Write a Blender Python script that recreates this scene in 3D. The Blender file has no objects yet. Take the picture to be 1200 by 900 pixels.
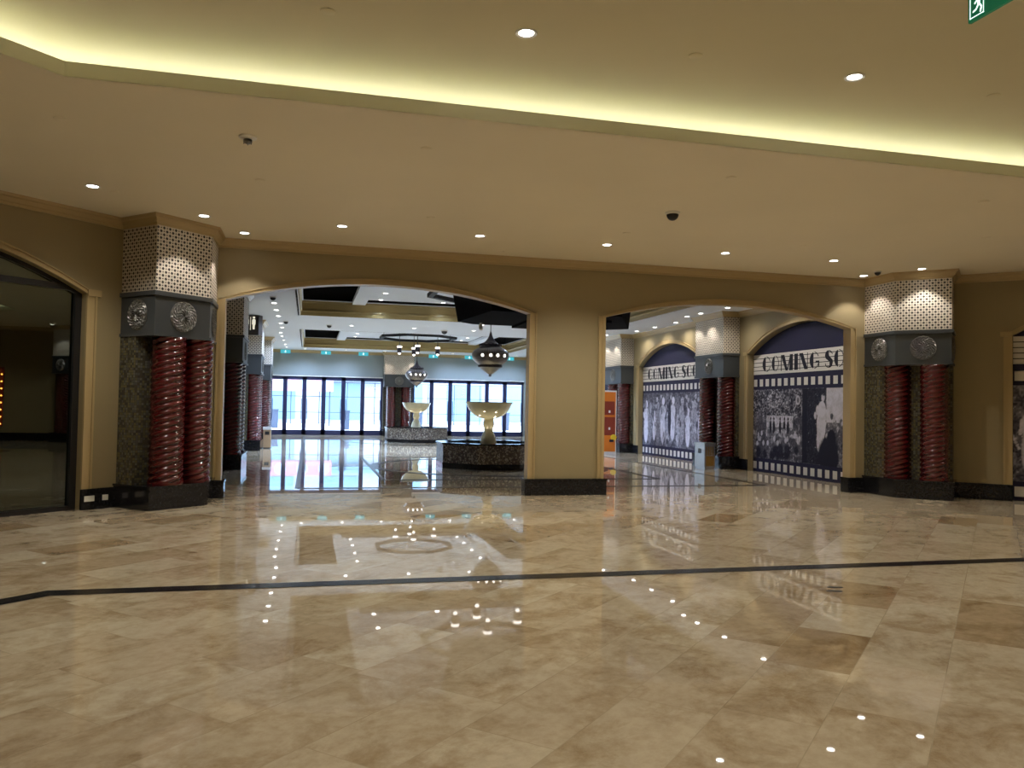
import bpy, math, random
import numpy as np
from math import pi, sin, cos, radians, sqrt, atan2, hypot
from mathutils import Matrix, Vector
random.seed(7)
S = bpy.context.scene
COL = S.collection

# ------------------------------------------------------------------ camera, world, exposure
cam_d = bpy.data.cameras.new('camera'); cam = bpy.data.objects.new('camera', cam_d); COL.objects.link(cam)
cam_d.sensor_fit = 'HORIZONTAL'; cam_d.sensor_width = 36.0; cam_d.lens = 36.0 * 951.5 / 1200.0
cam_d.clip_start = 0.05; cam_d.clip_end = 400
cam.matrix_world = (Matrix.Translation((0, 0, 1.5)) @ Matrix.Rotation(-radians(14.05), 4, 'Z')
                    @ Matrix.Rotation(pi / 2 + radians(1.654), 4, 'X') @ Matrix.Rotation(radians(1.03), 4, 'Z'))
S.camera = cam
S.view_settings.view_transform = 'Standard'; S.view_settings.look = 'None'
S.view_settings.gamma = 1.0; S.view_settings.use_curve_mapping = False
S.view_settings.exposure = 0.5
wd = bpy.data.worlds.new('overcast_sky'); S.world = wd; wd.use_nodes = True
bg = wd.node_tree.nodes['Background']; bg.inputs[0].default_value = (0.60, 0.78, 1.0, 1); bg.inputs[1].default_value = 12.0
cy = S.cycles
cy.use_denoising = True; cy.max_bounces = 8; cy.diffuse_bounces = 5; cy.glossy_bounces = 4
cy.transparent_max_bounces = 12; cy.sample_clamp_indirect = 4.0; cy.caustics_reflective = False; cy.caustics_refractive = False

WARM = (1.0, 0.94, 0.81); COOL = (0.52, 0.69, 1.0)
P_ROOM = 128.0      # watts of a recessed downlight of the front hall
P_WASH = 40.0       # watts of a downlight that washes a capital
P_HALL2 = 780.0     # watts of a recessed downlight of the fountain hall
P_COVE = 1.9       # watts per metre of the cove light

def area(name, loc, rot, sx, sy, power, color, portal=False):
    l = bpy.data.lights.new(name, 'AREA'); l.shape = 'RECTANGLE'; l.size = sx; l.size_y = sy
    l.energy = power; l.color = color
    if portal: l.cycles.is_portal = True
    o = bpy.data.objects.new(name, l); COL.objects.link(o); o.location = loc; o.rotation_euler = rot
    return o
area('daylight_portal', (0.95, 40.75, 1.5), (-pi/2, 0, 0), 5.4, 2.7, 1, (1, 1, 1), True)
area('daylight_portal', (7.85, 40.75, 1.5), (-pi/2, 0, 0), 5.7, 2.7, 1, (1, 1, 1), True)

# ------------------------------------------------------------------ materials
def mat(name, color, rough=0.5, metal=0.0, spec=0.5, coat=0.0, noise=None, bump=None, emit=None):
    m = bpy.data.materials.new(name); m.use_nodes = True
    nt = m.node_tree; b = nt.nodes['Principled BSDF']
    b.inputs['Base Color'].default_value = (*color, 1); b.inputs['Roughness'].default_value = rough
    b.inputs['Metallic'].default_value = metal; b.inputs['Specular IOR Level'].default_value = spec
    b.inputs['Coat Weight'].default_value = coat
    if emit:
        b.inputs['Emission Color'].default_value = (*emit[0], 1); b.inputs['Emission Strength'].default_value = emit[1]
    if noise or bump:
        tc = nt.nodes.new('ShaderNodeTexCoord')
    if noise:      # (scale, amount)
        n = nt.nodes.new('ShaderNodeTexNoise'); n.inputs['Scale'].default_value = noise[0]; n.inputs['Detail'].default_value = 6
        r = nt.nodes.new('ShaderNodeValToRGB')
        r.color_ramp.elements[0].position = 0.3; r.color_ramp.elements[1].position = 0.7
        r.color_ramp.elements[0].color = (*[c * (1 - noise[1]) for c in color], 1)
        r.color_ramp.elements[1].color = (*[min(1, c * (1 + noise[1])) for c in color], 1)
        nt.links.new(tc.outputs['Object'], n.inputs['Vector']); nt.links.new(n.outputs['Fac'], r.inputs[0]); nt.links.new(r.outputs[0], b.inputs['Base Color'])
    if bump:       # (scale, strength)
        n = nt.nodes.new('ShaderNodeTexNoise'); n.inputs['Scale'].default_value = bump[0]; n.inputs['Detail'].default_value = 4
        bp = nt.nodes.new('ShaderNodeBump'); bp.inputs['Strength'].default_value = bump[1]; bp.inputs['Distance'].default_value = 0.01
        nt.links.new(tc.outputs['Object'], n.inputs['Vector']); nt.links.new(n.outputs['Fac'], bp.inputs['Height']); nt.links.new(bp.outputs[0], b.inputs['Normal'])
    return m

M = {}
M['wall'] = mat('ochre wall paint', (0.285, 0.228, 0.125), 0.6, noise=(0.7, 0.06), bump=(60, 0.03))
M['trim'] = mat('golden beige trim paint', (0.40, 0.30, 0.15), 0.42)
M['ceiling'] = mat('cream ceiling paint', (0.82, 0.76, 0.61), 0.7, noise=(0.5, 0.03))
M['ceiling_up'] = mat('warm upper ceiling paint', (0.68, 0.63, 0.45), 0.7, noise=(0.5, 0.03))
M['fascia'] = mat('pale cove fascia paint', (0.93, 0.94, 0.76), 0.6)
M['ceiling2'] = mat('daylight tinted white ceiling paint', (0.82, 0.86, 0.93), 0.7)  # white paint with the hall's blue daylight cast put into its colour
M['granite'] = mat('black polished granite', (0.012, 0.012, 0.014), 0.12, noise=(30, 0.5))
M['inlay'] = mat('honed black granite inlay', (0.010, 0.010, 0.013), 0.25, spec=0.12)
M['band'] = mat('slate grey semi gloss paint', (0.048, 0.055, 0.062), 0.36)
M['silver'] = mat('pewter relief', (0.16, 0.16, 0.155), 0.3, metal=0.8)
M['red'] = mat('glossy oxblood glaze', (0.066, 0.004, 0.005), 0.17, spec=0.6, coat=0.25, noise=(5, 0.2))
M['black'] = mat('black satin metal', (0.012, 0.012, 0.014), 0.35)
M['void'] = mat('black painted plenum', (0.01, 0.01, 0.012), 0.8)
M['canopy'] = mat('matt black panel', (0.004, 0.004, 0.007), 0.9, spec=0.05, noise=(3, 0.2))
M['white'] = mat('white plastic', (0.75, 0.75, 0.72), 0.4)
M['frame'] = mat('dark blue grey door metal', (0.035, 0.04, 0.11), 0.35, metal=0.3)
M['steel'] = mat('brushed steel', (0.55, 0.55, 0.55), 0.25, metal=0.9)
M['brass'] = mat('polished brass', (0.60, 0.36, 0.10), 0.25, metal=0.9)
M['bowl'] = mat('glazed pale celadon stone', (0.60, 0.57, 0.40), 0.15, coat=0.5, noise=(6, 0.1))
M['water'] = mat('dark still water', (0.01, 0.015, 0.02), 0.03)
M['lens'] = mat('lit downlight lens', (1, 1, 1), 0.5, emit=((1.0, 0.97, 0.92), 14.0))
M['bulbglow'] = mat('lit frosted bulb', (1, 1, 1), 0.5, emit=((1.0, 0.93, 0.85), 2.6))
M['orangebulb'] = mat('lit amber bulb', (1, 0.6, 0.2), 0.5, emit=((1.0, 0.42, 0.06), 10.0))
M['gold_cove'] = mat('antique gold coffer paint', (0.40, 0.30, 0.12), 0.5)
M['back_wall'] = mat('grey blue wall paint', (0.30, 0.35, 0.36), 0.6)
M['navy'] = mat('navy printed vinyl', (0.016, 0.015, 0.05), 0.6, spec=0.25)
M['paper'] = mat('white printed vinyl', (0.68, 0.66, 0.64), 0.45)
M['ink'] = mat('black printed vinyl', (0.010, 0.010, 0.022), 0.6, spec=0.25)
M['orange'] = mat('orange printed vinyl', (0.62, 0.17, 0.015), 0.4)
M['darkred'] = mat('dark red printed vinyl', (0.22, 0.03, 0.012), 0.4)
M['yellow'] = mat('yellow printed vinyl', (0.75, 0.50, 0.03), 0.4)
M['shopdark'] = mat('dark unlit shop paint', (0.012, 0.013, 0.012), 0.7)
M['pale'] = mat('pale hoarding paint', (0.50, 0.55, 0.62), 0.4)
M['binwood'] = mat('tan litter bin laminate', (0.42, 0.28, 0.16), 0.4)
M['sign_green'] = mat('lit exit sign green', (0.01, 0.25, 0.12), 0.4, emit=((0.0, 0.10, 0.05), 0.35))
M['sign_teal'] = mat('lit exit sign teal', (0.02, 0.35, 0.40), 0.4, emit=((0.06, 0.36, 0.45), 0.7))
M['sign_white'] = mat('lit sign white', (0.8, 0.8, 0.8), 0.4, emit=((0.75, 0.9, 0.9), 1.2))
M['sign_ivory'] = mat('lit sign ivory', (0.8, 0.8, 0.7), 0.4, emit=((1.0, 0.95, 0.75), 0.45))
M['sign_box'] = mat('dark brown sign box', (0.02, 0.015, 0.012), 0.4)
M['pavement'] = mat('pale paving', (0.55, 0.55, 0.55), 0.7, noise=(0.6, 0.08))
M['facade'] = mat('white render', (0.22, 0.24, 0.27), 0.7)
M['facade_blue'] = mat('pale blue glazing', (0.10, 0.17, 0.22), 0.3)
M['facade_pink'] = mat('pink canopy cloth', (0.30, 0.13, 0.16), 0.6)
M['bollard'] = mat('blue grey bollard paint', (0.03, 0.04, 0.07), 0.5)

def glass(name, tint, gloss_rough=0.01, ior=1.5, boost=0.0):
    m = bpy.data.materials.new(name); m.use_nodes = True; nt = m.node_tree; nt.nodes.clear()
    out = nt.nodes.new('ShaderNodeOutputMaterial'); mix = nt.nodes.new('ShaderNodeMixShader')
    tr = nt.nodes.new('ShaderNodeBsdfTransparent'); tr.inputs[0].default_value = (*tint, 1)
    gl = nt.nodes.new('ShaderNodeBsdfGlossy'); gl.inputs['Roughness'].default_value = gloss_rough; gl.inputs['Color'].default_value = (0.82, 0.95, 0.92, 1) if boost else (1, 1, 1, 1)
    fr = nt.nodes.new('ShaderNodeFresnel'); fr.inputs[0].default_value = ior
    ad = nt.nodes.new('ShaderNodeMath'); ad.operation = 'ADD'; ad.inputs[1].default_value = boost
    nt.links.new(fr.outputs[0], ad.inputs[0]); nt.links.new(ad.outputs[0], mix.inputs[0])
    nt.links.new(tr.outputs[0], mix.inputs[1]); nt.links.new(gl.outputs[0], mix.inputs[2]); nt.links.new(mix.outputs[0], out.inputs[0])
    return m
M['glass_dark'] = glass('dark tinted shop glass', (0.05, 0.055, 0.05), 0.01, 1.5, 0.12)
M['glass_door'] = glass('clear door glass', (0.92, 0.95, 0.97))

def nodes_of(m): return m.node_tree, m.node_tree.nodes['Principled BSDF']
def N(nt, t, **kw):
    n = nt.nodes.new(t)
    for k, v in kw.items(): setattr(n, k, v)
    return n
def mth(nt, op, a, b=None):
    n = nt.nodes.new('ShaderNodeMath'); n.operation = op
    for i, x in enumerate((a, b)):
        if x is None: continue
        if isinstance(x, (int, float)): n.inputs[i].default_value = x
        else: nt.links.new(x, n.inputs[i])
    return n.outputs[0]

# lattice: cream plaster with diagonal rows of dark lozenge piercings, UV in metres
def lattice_material():
    m = mat('cream pierced lattice', (0.6, 0.55, 0.47), 0.55); nt, b = nodes_of(m)
    uv = N(nt, 'ShaderNodeTexCoord'); sp = N(nt, 'ShaderNodeSeparateXYZ'); nt.links.new(uv.outputs['UV'], sp.inputs[0])
    def cells(period, thr, off):
        p = mth(nt, 'DIVIDE', mth(nt, 'ADD', sp.outputs[0], sp.outputs[1]), period)
        q = mth(nt, 'DIVIDE', mth(nt, 'SUBTRACT', sp.outputs[0], sp.outputs[1]), period)
        a = mth(nt, 'ABSOLUTE', mth(nt, 'SUBTRACT', mth(nt, 'FRACT', mth(nt, 'ADD', p, off + 50.0)), 0.5))
        c = mth(nt, 'ABSOLUTE', mth(nt, 'SUBTRACT', mth(nt, 'FRACT', mth(nt, 'ADD', q, off + 50.0)), 0.5))
        return mth(nt, 'LESS_THAN', mth(nt, 'MAXIMUM', a, c), thr)
    big = cells(0.094, 0.25, 0.0); small = cells(0.094, 0.13, 0.5)
    d = mth(nt, 'MAXIMUM', big, small)
    mx = N(nt, 'ShaderNodeMix', data_type='RGBA'); nt.links.new(d, mx.inputs[0])
    mx.inputs[6].default_value = (0.62, 0.56, 0.47, 1); mx.inputs[7].default_value = (0.012, 0.010, 0.010, 1)
    nt.links.new(mx.outputs[2], b.inputs['Base Color'])
    bp = N(nt, 'ShaderNodeBump'); bp.invert = True; bp.inputs['Strength'].default_value = 0.6; bp.inputs['Distance'].default_value = 0.01
    nt.links.new(d, bp.inputs['Height']); nt.links.new(bp.outputs[0], b.inputs['Normal'])
    return m
M['lattice'] = lattice_material()

def mosaic_material(name, size, cols, grout, rough=0.3, voronoi=False):
    m = mat(name, cols[0], rough); nt, b = nodes_of(m)
    uv = N(nt, 'ShaderNodeTexCoord')
    if voronoi:
        vo = N(nt, 'ShaderNodeTexVoronoi'); vo.inputs['Scale'].default_value = 1 / size
        nt.links.new(uv.outputs['UV'], vo.inputs['Vector'])
        sep = N(nt, 'ShaderNodeSeparateColor'); nt.links.new(vo.outputs['Color'], sep.inputs[0]); val = sep.outputs[0]
        ed = N(nt, 'ShaderNodeTexVoronoi', feature='DISTANCE_TO_EDGE'); ed.inputs['Scale'].default_value = 1 / size
        nt.links.new(uv.outputs['UV'], ed.inputs['Vector']); g = mth(nt, 'LESS_THAN', ed.outputs['Distance'], 0.06)
    else:
        vm = N(nt, 'ShaderNodeVectorMath', operation='SCALE'); vm.inputs['Scale'].default_value = 1 / size
        nt.links.new(uv.outputs['UV'], vm.inputs[0])
        fl = N(nt, 'ShaderNodeVectorMath', operation='FLOOR'); nt.links.new(vm.outputs[0], fl.inputs[0])
        wn = N(nt, 'ShaderNodeTexWhiteNoise', noise_dimensions='2D'); nt.links.new(fl.outputs[0], wn.inputs['Vector']); val = wn.outputs['Value']
        frc = N(nt, 'ShaderNodeVectorMath', operation='FRACTION'); nt.links.new(vm.outputs[0], frc.inputs[0])
        sp = N(nt, 'ShaderNodeSeparateXYZ'); nt.links.new(frc.outputs[0], sp.inputs[0])
        mn = mth(nt, 'MINIMUM', sp.outputs[0], sp.outputs[1]); g = mth(nt, 'LESS_THAN', mn, 0.12)
    r = N(nt, 'ShaderNodeValToRGB'); r.color_ramp.interpolation = 'CONSTANT'
    e = r.color_ramp.elements; e[0].color = (*cols[0], 1); e[0].position = 0
    e[1].color = (*cols[1], 1); e[1].position = 1 / len(cols)
    for i in range(2, len(cols)):
        k = e.new(i / len(cols)); k.color = (*cols[i], 1)
    nt.links.new(val, r.inputs[0])
    mx = N(nt, 'ShaderNodeMix', data_type='RGBA'); nt.links.new(g, mx.inputs[0]); nt.links.new(r.outputs[0], mx.inputs[6]); mx.inputs[7].default_value = (*grout, 1)
    nt.links.new(mx.outputs[2], b.inputs['Base Color'])
    return m
M['mosaic'] = mosaic_material('olive and grey glass mosaic', 0.035, [(0.055, 0.050, 0.034), (0.085, 0.078, 0.045), (0.105, 0.105, 0.085), (0.04, 0.04, 0.032), (0.11, 0.095, 0.045), (0.07, 0.07, 0.065)], (0.05, 0.045, 0.035), 0.2)
M['basin_mosaic'] = mosaic_material('brown and cream broken mosaic', 0.038, [(0.09, 0.07, 0.065), (0.32, 0.28, 0.23), (0.18, 0.14, 0.11), (0.45, 0.42, 0.37), (0.13, 0.11, 0.10)], (0.05, 0.045, 0.045), 0.3, True)

# pierced bronze of the lanterns
def lantern_material():
    m = mat('pierced dark bronze', (0.06, 0.05, 0.055), 0.3, metal=0.7); nt, b = nodes_of(m)
    uv = N(nt, 'ShaderNodeTexCoord'); sp = N(nt, 'ShaderNodeSeparateXYZ'); nt.links.new(uv.outputs['UV'], sp.inputs[0])
    def f(x, o): return mth(nt, 'ABSOLUTE', mth(nt, 'SUBTRACT', mth(nt, 'FRACT', mth(nt, 'ADD', x, o)), 0.5))
    x = mth(nt, 'MULTIPLY', sp.outputs[0], 48.0); y = mth(nt, 'MULTIPLY', sp.outputs[1], 22.0)
    rr = mth(nt, 'ADD', mth(nt, 'POWER', f(x, 0), 2.0), mth(nt, 'POWER', f(y, 0), 2.0))
    d = mth(nt, 'LESS_THAN', rr, 0.06)
    mx = N(nt, 'ShaderNodeMix', data_type='RGBA'); nt.links.new(d, mx.inputs[0])
    mx.inputs[6].default_value = (0.09, 0.08, 0.09, 1); mx.inputs[7].default_value = (0.55, 0.50, 0.45, 1)
    nt.links.new(mx.outputs[2], b.inputs['Base Color'])
    return m
M['lantern'] = lantern_material()
M['bronze'] = mat('dark bronze', (0.065, 0.06, 0.075), 0.32, metal=0.6)

# polished travertine laid at 45 degrees
def floor_material():
    m = mat('polished travertine', (0.45, 0.36, 0.24), 0.02, spec=0.5); nt, b = nodes_of(m)
    tc = N(nt, 'ShaderNodeTexCoord')
    mp = N(nt, 'ShaderNodeMapping'); mp.inputs['Rotation'].default_value = (0, 0, -pi / 4); mp.inputs['Location'].default_value = (0.13, 0.21, 0)
    nt.links.new(tc.outputs['Object'], mp.inputs[0])
    br = N(nt, 'ShaderNodeTexBrick'); br.offset = 0.37; br.offset_frequency = 2; br.squash = 1.5; br.squash_frequency = 3
    br.inputs['Scale'].default_value = 1.0; br.inputs['Brick Width'].default_value = 0.92; br.inputs['Row Height'].default_value = 0.47
    br.inputs['Mortar Size'].default_value = 0.0028; br.inputs['Mortar Smooth'].default_value = 0.2; br.inputs['Bias'].default_value = 0.0
    br.inputs['Color1'].default_value = (0, 0, 0, 1); br.inputs['Color2'].default_value = (1, 1, 1, 1); br.inputs['Mortar'].default_value = (0.5, 0.5, 0.5, 1)
    nt.links.new(mp.outputs[0], br.inputs['Vector'])
    r = N(nt, 'ShaderNodeValToRGB'); e = r.color_ramp.elements
    e[0].position = 0.0; e[0].color = (0.36, 0.27, 0.17, 1); e[1].position = 1.0; e[1].color = (0.585, 0.52, 0.41, 1)
    for p, c in ((0.07, (0.43, 0.34, 0.235)), (0.2, (0.50, 0.42, 0.315)), (0.7, (0.545, 0.47, 0.36))):
        k = e.new(p); k.color = (*c, 1)
    nt.links.new(br.outputs['Color'], r.inputs[0])
    # veins: per-tile shifted, stretched noise
    sc = N(nt, 'ShaderNodeVectorMath', operation='MULTIPLY'); sc.inputs[1].default_value = (1.15, 1.35, 1)
    nt.links.new(mp.outputs[0], sc.inputs[0])
    sh = N(nt, 'ShaderNodeVectorMath', operation='MULTIPLY_ADD'); sh.inputs[1].default_value = (9, 5, 3)
    nt.links.new(br.outputs['Color'], sh.inputs[0]); nt.links.new(sc.outputs[0], sh.inputs[2])
    n1 = N(nt, 'ShaderNodeTexNoise'); n1.inputs['Scale'].default_value = 1.7; n1.inputs['Detail'].default_value = 10; n1.inputs['Roughness'].default_value = 0.72; n1.inputs['Distortion'].default_value = 0.35
    nt.links.new(sh.outputs[0], n1.inputs['Vector'])
    r1 = N(nt, 'ShaderNodeValToRGB'); r1.color_ramp.elements[0].position = 0.36; r1.color_ramp.elements[1].position = 0.53
    r1.color_ramp.elements[0].color = (0.62, 0.53, 0.42, 1); r1.color_ramp.elements[1].color = (1, 1, 1, 1)
    nt.links.new(n1.outputs['Fac'], r1.inputs[0])
    n2 = N(nt, 'ShaderNodeTexNoise'); n2.inputs['Scale'].default_value = 9.0; n2.inputs['Detail'].default_value = 8; n2.inputs['Roughness'].default_value = 0.7
    nt.links.new(sh.outputs[0], n2.inputs['Vector'])
    r2 = N(nt, 'ShaderNodeValToRGB'); r2.color_ramp.elements[0].position = 0.3; r2.color_ramp.elements[1].position = 0.6
    r2.color_ramp.elements[0].color = (0.84, 0.80, 0.74, 1); r2.color_ramp.elements[1].color = (1.04, 1.03, 1.0, 1)
    nt.links.new(n2.outputs['Fac'], r2.inputs[0])
    m1 = N(nt, 'ShaderNodeMix', data_type='RGBA', blend_type='MULTIPLY'); m1.inputs[0].default_value = 0.85
    nt.links.new(r.outputs[0], m1.inputs[6]); nt.links.new(r1.outputs[0], m1.inputs[7])
    m2 = N(nt, 'ShaderNodeMix', data_type='RGBA', blend_type='MULTIPLY'); m2.inputs[0].default_value = 1.0
    nt.links.new(m1.outputs[2], m2.inputs[6]); nt.links.new(r2.outputs[0], m2.inputs[7])
    m3 = N(nt, 'ShaderNodeMix', data_type='RGBA'); nt.links.new(mth(nt, 'MULTIPLY', br.outputs['Fac'], 0.5), m3.inputs[0])
    nt.links.new(m2.outputs[2], m3.inputs[6]); m3.inputs[7].default_value = (0.30, 0.24, 0.16, 1)
    nt.links.new(m3.outputs[2], b.inputs['Base Color'])
    # very slight per-tile lippage
    return m
M['floor'] = floor_material()

def vcol_material():
    m = mat('monochrome photographic print', (0.5, 0.5, 0.5), 0.6, spec=0.25); nt, b = nodes_of(m)
    a = N(nt, 'ShaderNodeVertexColor'); a.layer_name = 'print'; nt.links.new(a.outputs[0], b.inputs['Base Color'])
    return m
M['print'] = vcol_material()

# ------------------------------------------------------------------ mesh helpers
class MB:
    def __init__(s): s.v = []; s.f = []; s.uv = []; s.mi = []; s.m = 0
    def face(s, pts, uvs=None):
        i = len(s.v); s.v += [tuple(p) for p in pts]; s.f.append(tuple(range(i, i + len(pts))))
        s.uv += list(uvs) if uvs else [(0, 0)] * len(pts); s.mi.append(s.m)
    def box(s, x0, x1, y0, y1, z0, z1):
        p = [(x, y, z) for z in (z0, z1) for y in (y0, y1) for x in (x0, x1)]
        for f in ((0, 2, 3, 1), (4, 5, 7, 6), (0, 1, 5, 4), (2, 6, 7, 3), (0, 4, 6, 2), (1, 3, 7, 5)): s.face([p[i] for i in f])
    def obox(s, o, ax, ay, az):   # oriented box: corner + three edge vectors
        o = Vector(o); ax = Vector(ax); ay = Vector(ay); az = Vector(az)
        p = [o + ax * i + ay * j + az * k for k in (0, 1) for j in (0, 1) for i in (0, 1)]
        for f in ((0, 2, 3, 1), (4, 5, 7, 6), (0, 1, 5, 4), (2, 6, 7, 3), (0, 4, 6, 2), (1, 3, 7, 5)): s.face([p[i] for i in f])
    def prism(s, poly, z0, z1, uscale=True):   # vertical prism over an xy polygon (ccw), side UVs in metres
        n = len(poly); u = 0
        for i in range(n):
            a, b = poly[i], poly[(i + 1) % n]; L = hypot(b[0] - a[0], b[1] - a[1])
            s.face([(*a, z0), (*b, z0), (*b, z1), (*a, z1)], [(u, z0), (u + L, z0), (u + L, z1), (u, z1)]); u += L
        s.face([(*p, z1) for p in poly], [p for p in poly]); s.face([(*p, z0) for p in reversed(poly)], [p for p in reversed(poly)])
    def frustum(s, pa, za, pb, zb):
        n = len(pa)
        for i in range(n):
            j = (i + 1) % n; s.face([(*pa[i], za), (*pa[j], za), (*pb[j], zb), (*pb[i], zb)])
        s.face([(*p, zb) for p in pb]); s.face([(*p, za) for p in reversed(pa)])
    def cyl(s, a, b, r, n=16, r2=None):
        a = Vector(a); b = Vector(b); d = (b - a).normalized(); r2 = r if r2 is None else r2
        t = Vector((1, 0, 0)) if abs(d.x) < 0.9 else Vector((0, 1, 0)); e1 = d.cross(t).normalized(); e2 = d.cross(e1)
        A = [a + (e1 * cos(2 * pi * k / n) + e2 * sin(2 * pi * k / n)) * r for k in range(n)]
        B = [b + (e1 * cos(2 * pi * k / n) + e2 * sin(2 * pi * k / n)) * r2 for k in range(n)]
        for k in range(n): j = (k + 1) % n; s.face([A[k], A[j], B[j], B[k]])
        s.face(A[::-1]); s.face(B)
    def lathe(s, prof, n=32, c=(0, 0, 0)):   # prof: (r, z) list
        cx, cyy, cz = c; L = [0]
        for i in range(1, len(prof)): L.append(L[-1] + hypot(prof[i][0] - prof[i-1][0], prof[i][1] - prof[i-1][1]))
        for i in range(len(prof) - 1):
            (r0, z0), (r1, z1) = prof[i], prof[i + 1]
            for k in range(n):
                a, b = 2 * pi * k / n, 2 * pi * (k + 1) / n
                s.face([(cx + r0*cos(a), cyy + r0*sin(a), cz + z0), (cx + r0*cos(b), cyy + r0*sin(b), cz + z0),
                        (cx + r1*cos(b), cyy + r1*sin(b), cz + z1), (cx + r1*cos(a), cyy + r1*sin(a), cz + z1)],
                       [(k / n, L[i]), ((k + 1) / n, L[i]), ((k + 1) / n, L[i + 1]), (k / n, L[i + 1])])
    def sphere(s, c, r, n=12, sz=1.0):
        m = n // 2; s.lathe([(r * sin(pi * i / m), -r * cos(pi * i / m) * sz) for i in range(m + 1)], n, c)
    def build(s, name, m, parent=None, smooth=False, loc=None, merge=True):
        me = bpy.data.meshes.new(name); me.from_pydata([tuple(v) for v in s.v], [], s.f)
        for mm in (m if isinstance(m, (list, tuple)) else [m]): me.materials.append(mm)
        me.polygons.foreach_set('material_index', s.mi)
        ul = me.uv_layers.new(name='UVMap'); ul.data.foreach_set('uv', [c for p in s.uv for c in (p[0], p[1])])
        import bmesh
        bm = bmesh.new(); bm.from_mesh(me)
        if merge: bmesh.ops.remove_doubles(bm, verts=bm.verts, dist=1e-5)
        bmesh.ops.recalc_face_normals(bm, faces=bm.faces)
        bm.to_mesh(me); bm.free()
        if smooth:
            me.polygons.foreach_set('use_smooth', [True] * len(me.polygons))
            me.set_sharp_from_angle(angle=radians(40))
        o = bpy.data.objects.new(name, me); COL.objects.link(o)
        if parent: o.parent = parent
        if loc: o.location = loc
        return o
def tag(o, label=None, cat=None, group=None, kind=None):
    if label: o['label'] = label
    if cat: o['category'] = cat
    if group: o['group'] = group
    if kind: o['kind'] = kind
    return o
def thing(name, label, cat, loc=(0, 0, 0), rz=0, group=None):
    o = bpy.data.objects.new(name, None); COL.objects.link(o); o.empty_display_size = 0.1
    o.location = loc; o.rotation_euler = (0, 0, rz); return tag(o, label, cat, group)
def struct(o): o['kind'] = 'structure'; return o
def dup(root, loc, rz=None, label=None, group=None):
    r = root.copy(); COL.objects.link(r); r.location = loc
    if rz is not None: r.rotation_euler = (0, 0, rz)
    if label: r['label'] = label
    if group: r['group'] = group
    for ch in list(root.children):
        c = ch.copy(); COL.objects.link(c); c.parent = r
        for g in list(ch.children):
            d = g.copy(); COL.objects.link(d); d.parent = c
    return r
ORD = ['first', 'second', 'third', 'fourth', 'fifth', 'sixth', 'seventh', 'eighth', 'ninth', 'tenth']

# sweep a (d, z) profile along an xy polyline; d is measured to the right of travel
def offset_path(path, d, closed=False):
    out = []; n = len(path)
    for i in range(n):
        a = path[i - 1] if (i > 0 or closed) else None; b = path[i]; c = path[(i + 1) % n] if (i < n - 1 or closed) else None
        def nrm(p, q):
            L = hypot(q[0] - p[0], q[1] - p[1]); return ((q[1] - p[1]) / L, -(q[0] - p[0]) / L)
        if a is None: nn = nrm(b, c); out.append((b[0] + nn[0] * d, b[1] + nn[1] * d))
        elif c is None: nn = nrm(a, b); out.append((b[0] + nn[0] * d, b[1] + nn[1] * d))
        else:
            n1 = nrm(a, b); n2 = nrm(b, c); k = 1 + n1[0] * n2[0] + n1[1] * n2[1]
            out.append((b[0] + (n1[0] + n2[0]) * d / k, b[1] + (n1[1] + n2[1]) * d / k))
    return out
def sweep(mb, path, prof, closed=False):
    rows = [[(x, y, z) for (x, y) in offset_path(path, d, closed)] for (d, z) in prof]
    n = len(path); m = len(prof)
    for j in range(m):
        k = (j + 1) % m
        for i in range(n if closed else n - 1):
            i2 = (i + 1) % n
            mb.face([rows[j][i], rows[j][i2], rows[k][i2], rows[k][i]])
    if not closed:
        mb.face([rows[j][0] for j in range(m)]); mb.face([rows[j][-1] for j in range(m)][::-1])

class Frame:   # a wall plane: origin xy, heading; d is towards the right of travel (the room)
    def __init__(s, a, b):
        s.a = a; L = hypot(b[0] - a[0], b[1] - a[1]); s.L = L; s.u = ((b[0] - a[0]) / L, (b[1] - a[1]) / L); s.n = (s.u[1], -s.u[0])
    def P(s, u, z, d=0.0): return (s.a[0] + s.u[0] * u + s.n[0] * d, s.a[1] + s.u[1] * u + s.n[1] * d, z)
def arc(cu, half, zs, rise, n=28):
    R = (half * half + rise * rise) / (2 * rise); t = math.asin(half / R)
    return [(cu + R * sin(-t + 2 * t * i / n), zs + rise - R + R * cos(-t + 2 * t * i / n)) for i in range(n + 1)]
def flat(mb, fr, poly, d0, d1):   # extrude an outline in a wall plane between two depths
    A = [fr.P(u, z, d0) for u, z in poly]; B = [fr.P(u, z, d1) for u, z in poly]; n = len(poly)
    for i in range(n): j = (i + 1) % n; mb.face([A[i], A[j], B[j], B[i]], [(0, 0), (.1, 0), (.1, .1), (0, .1)])
    mb.face(B, poly); mb.face(A[::-1], poly[::-1])
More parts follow.
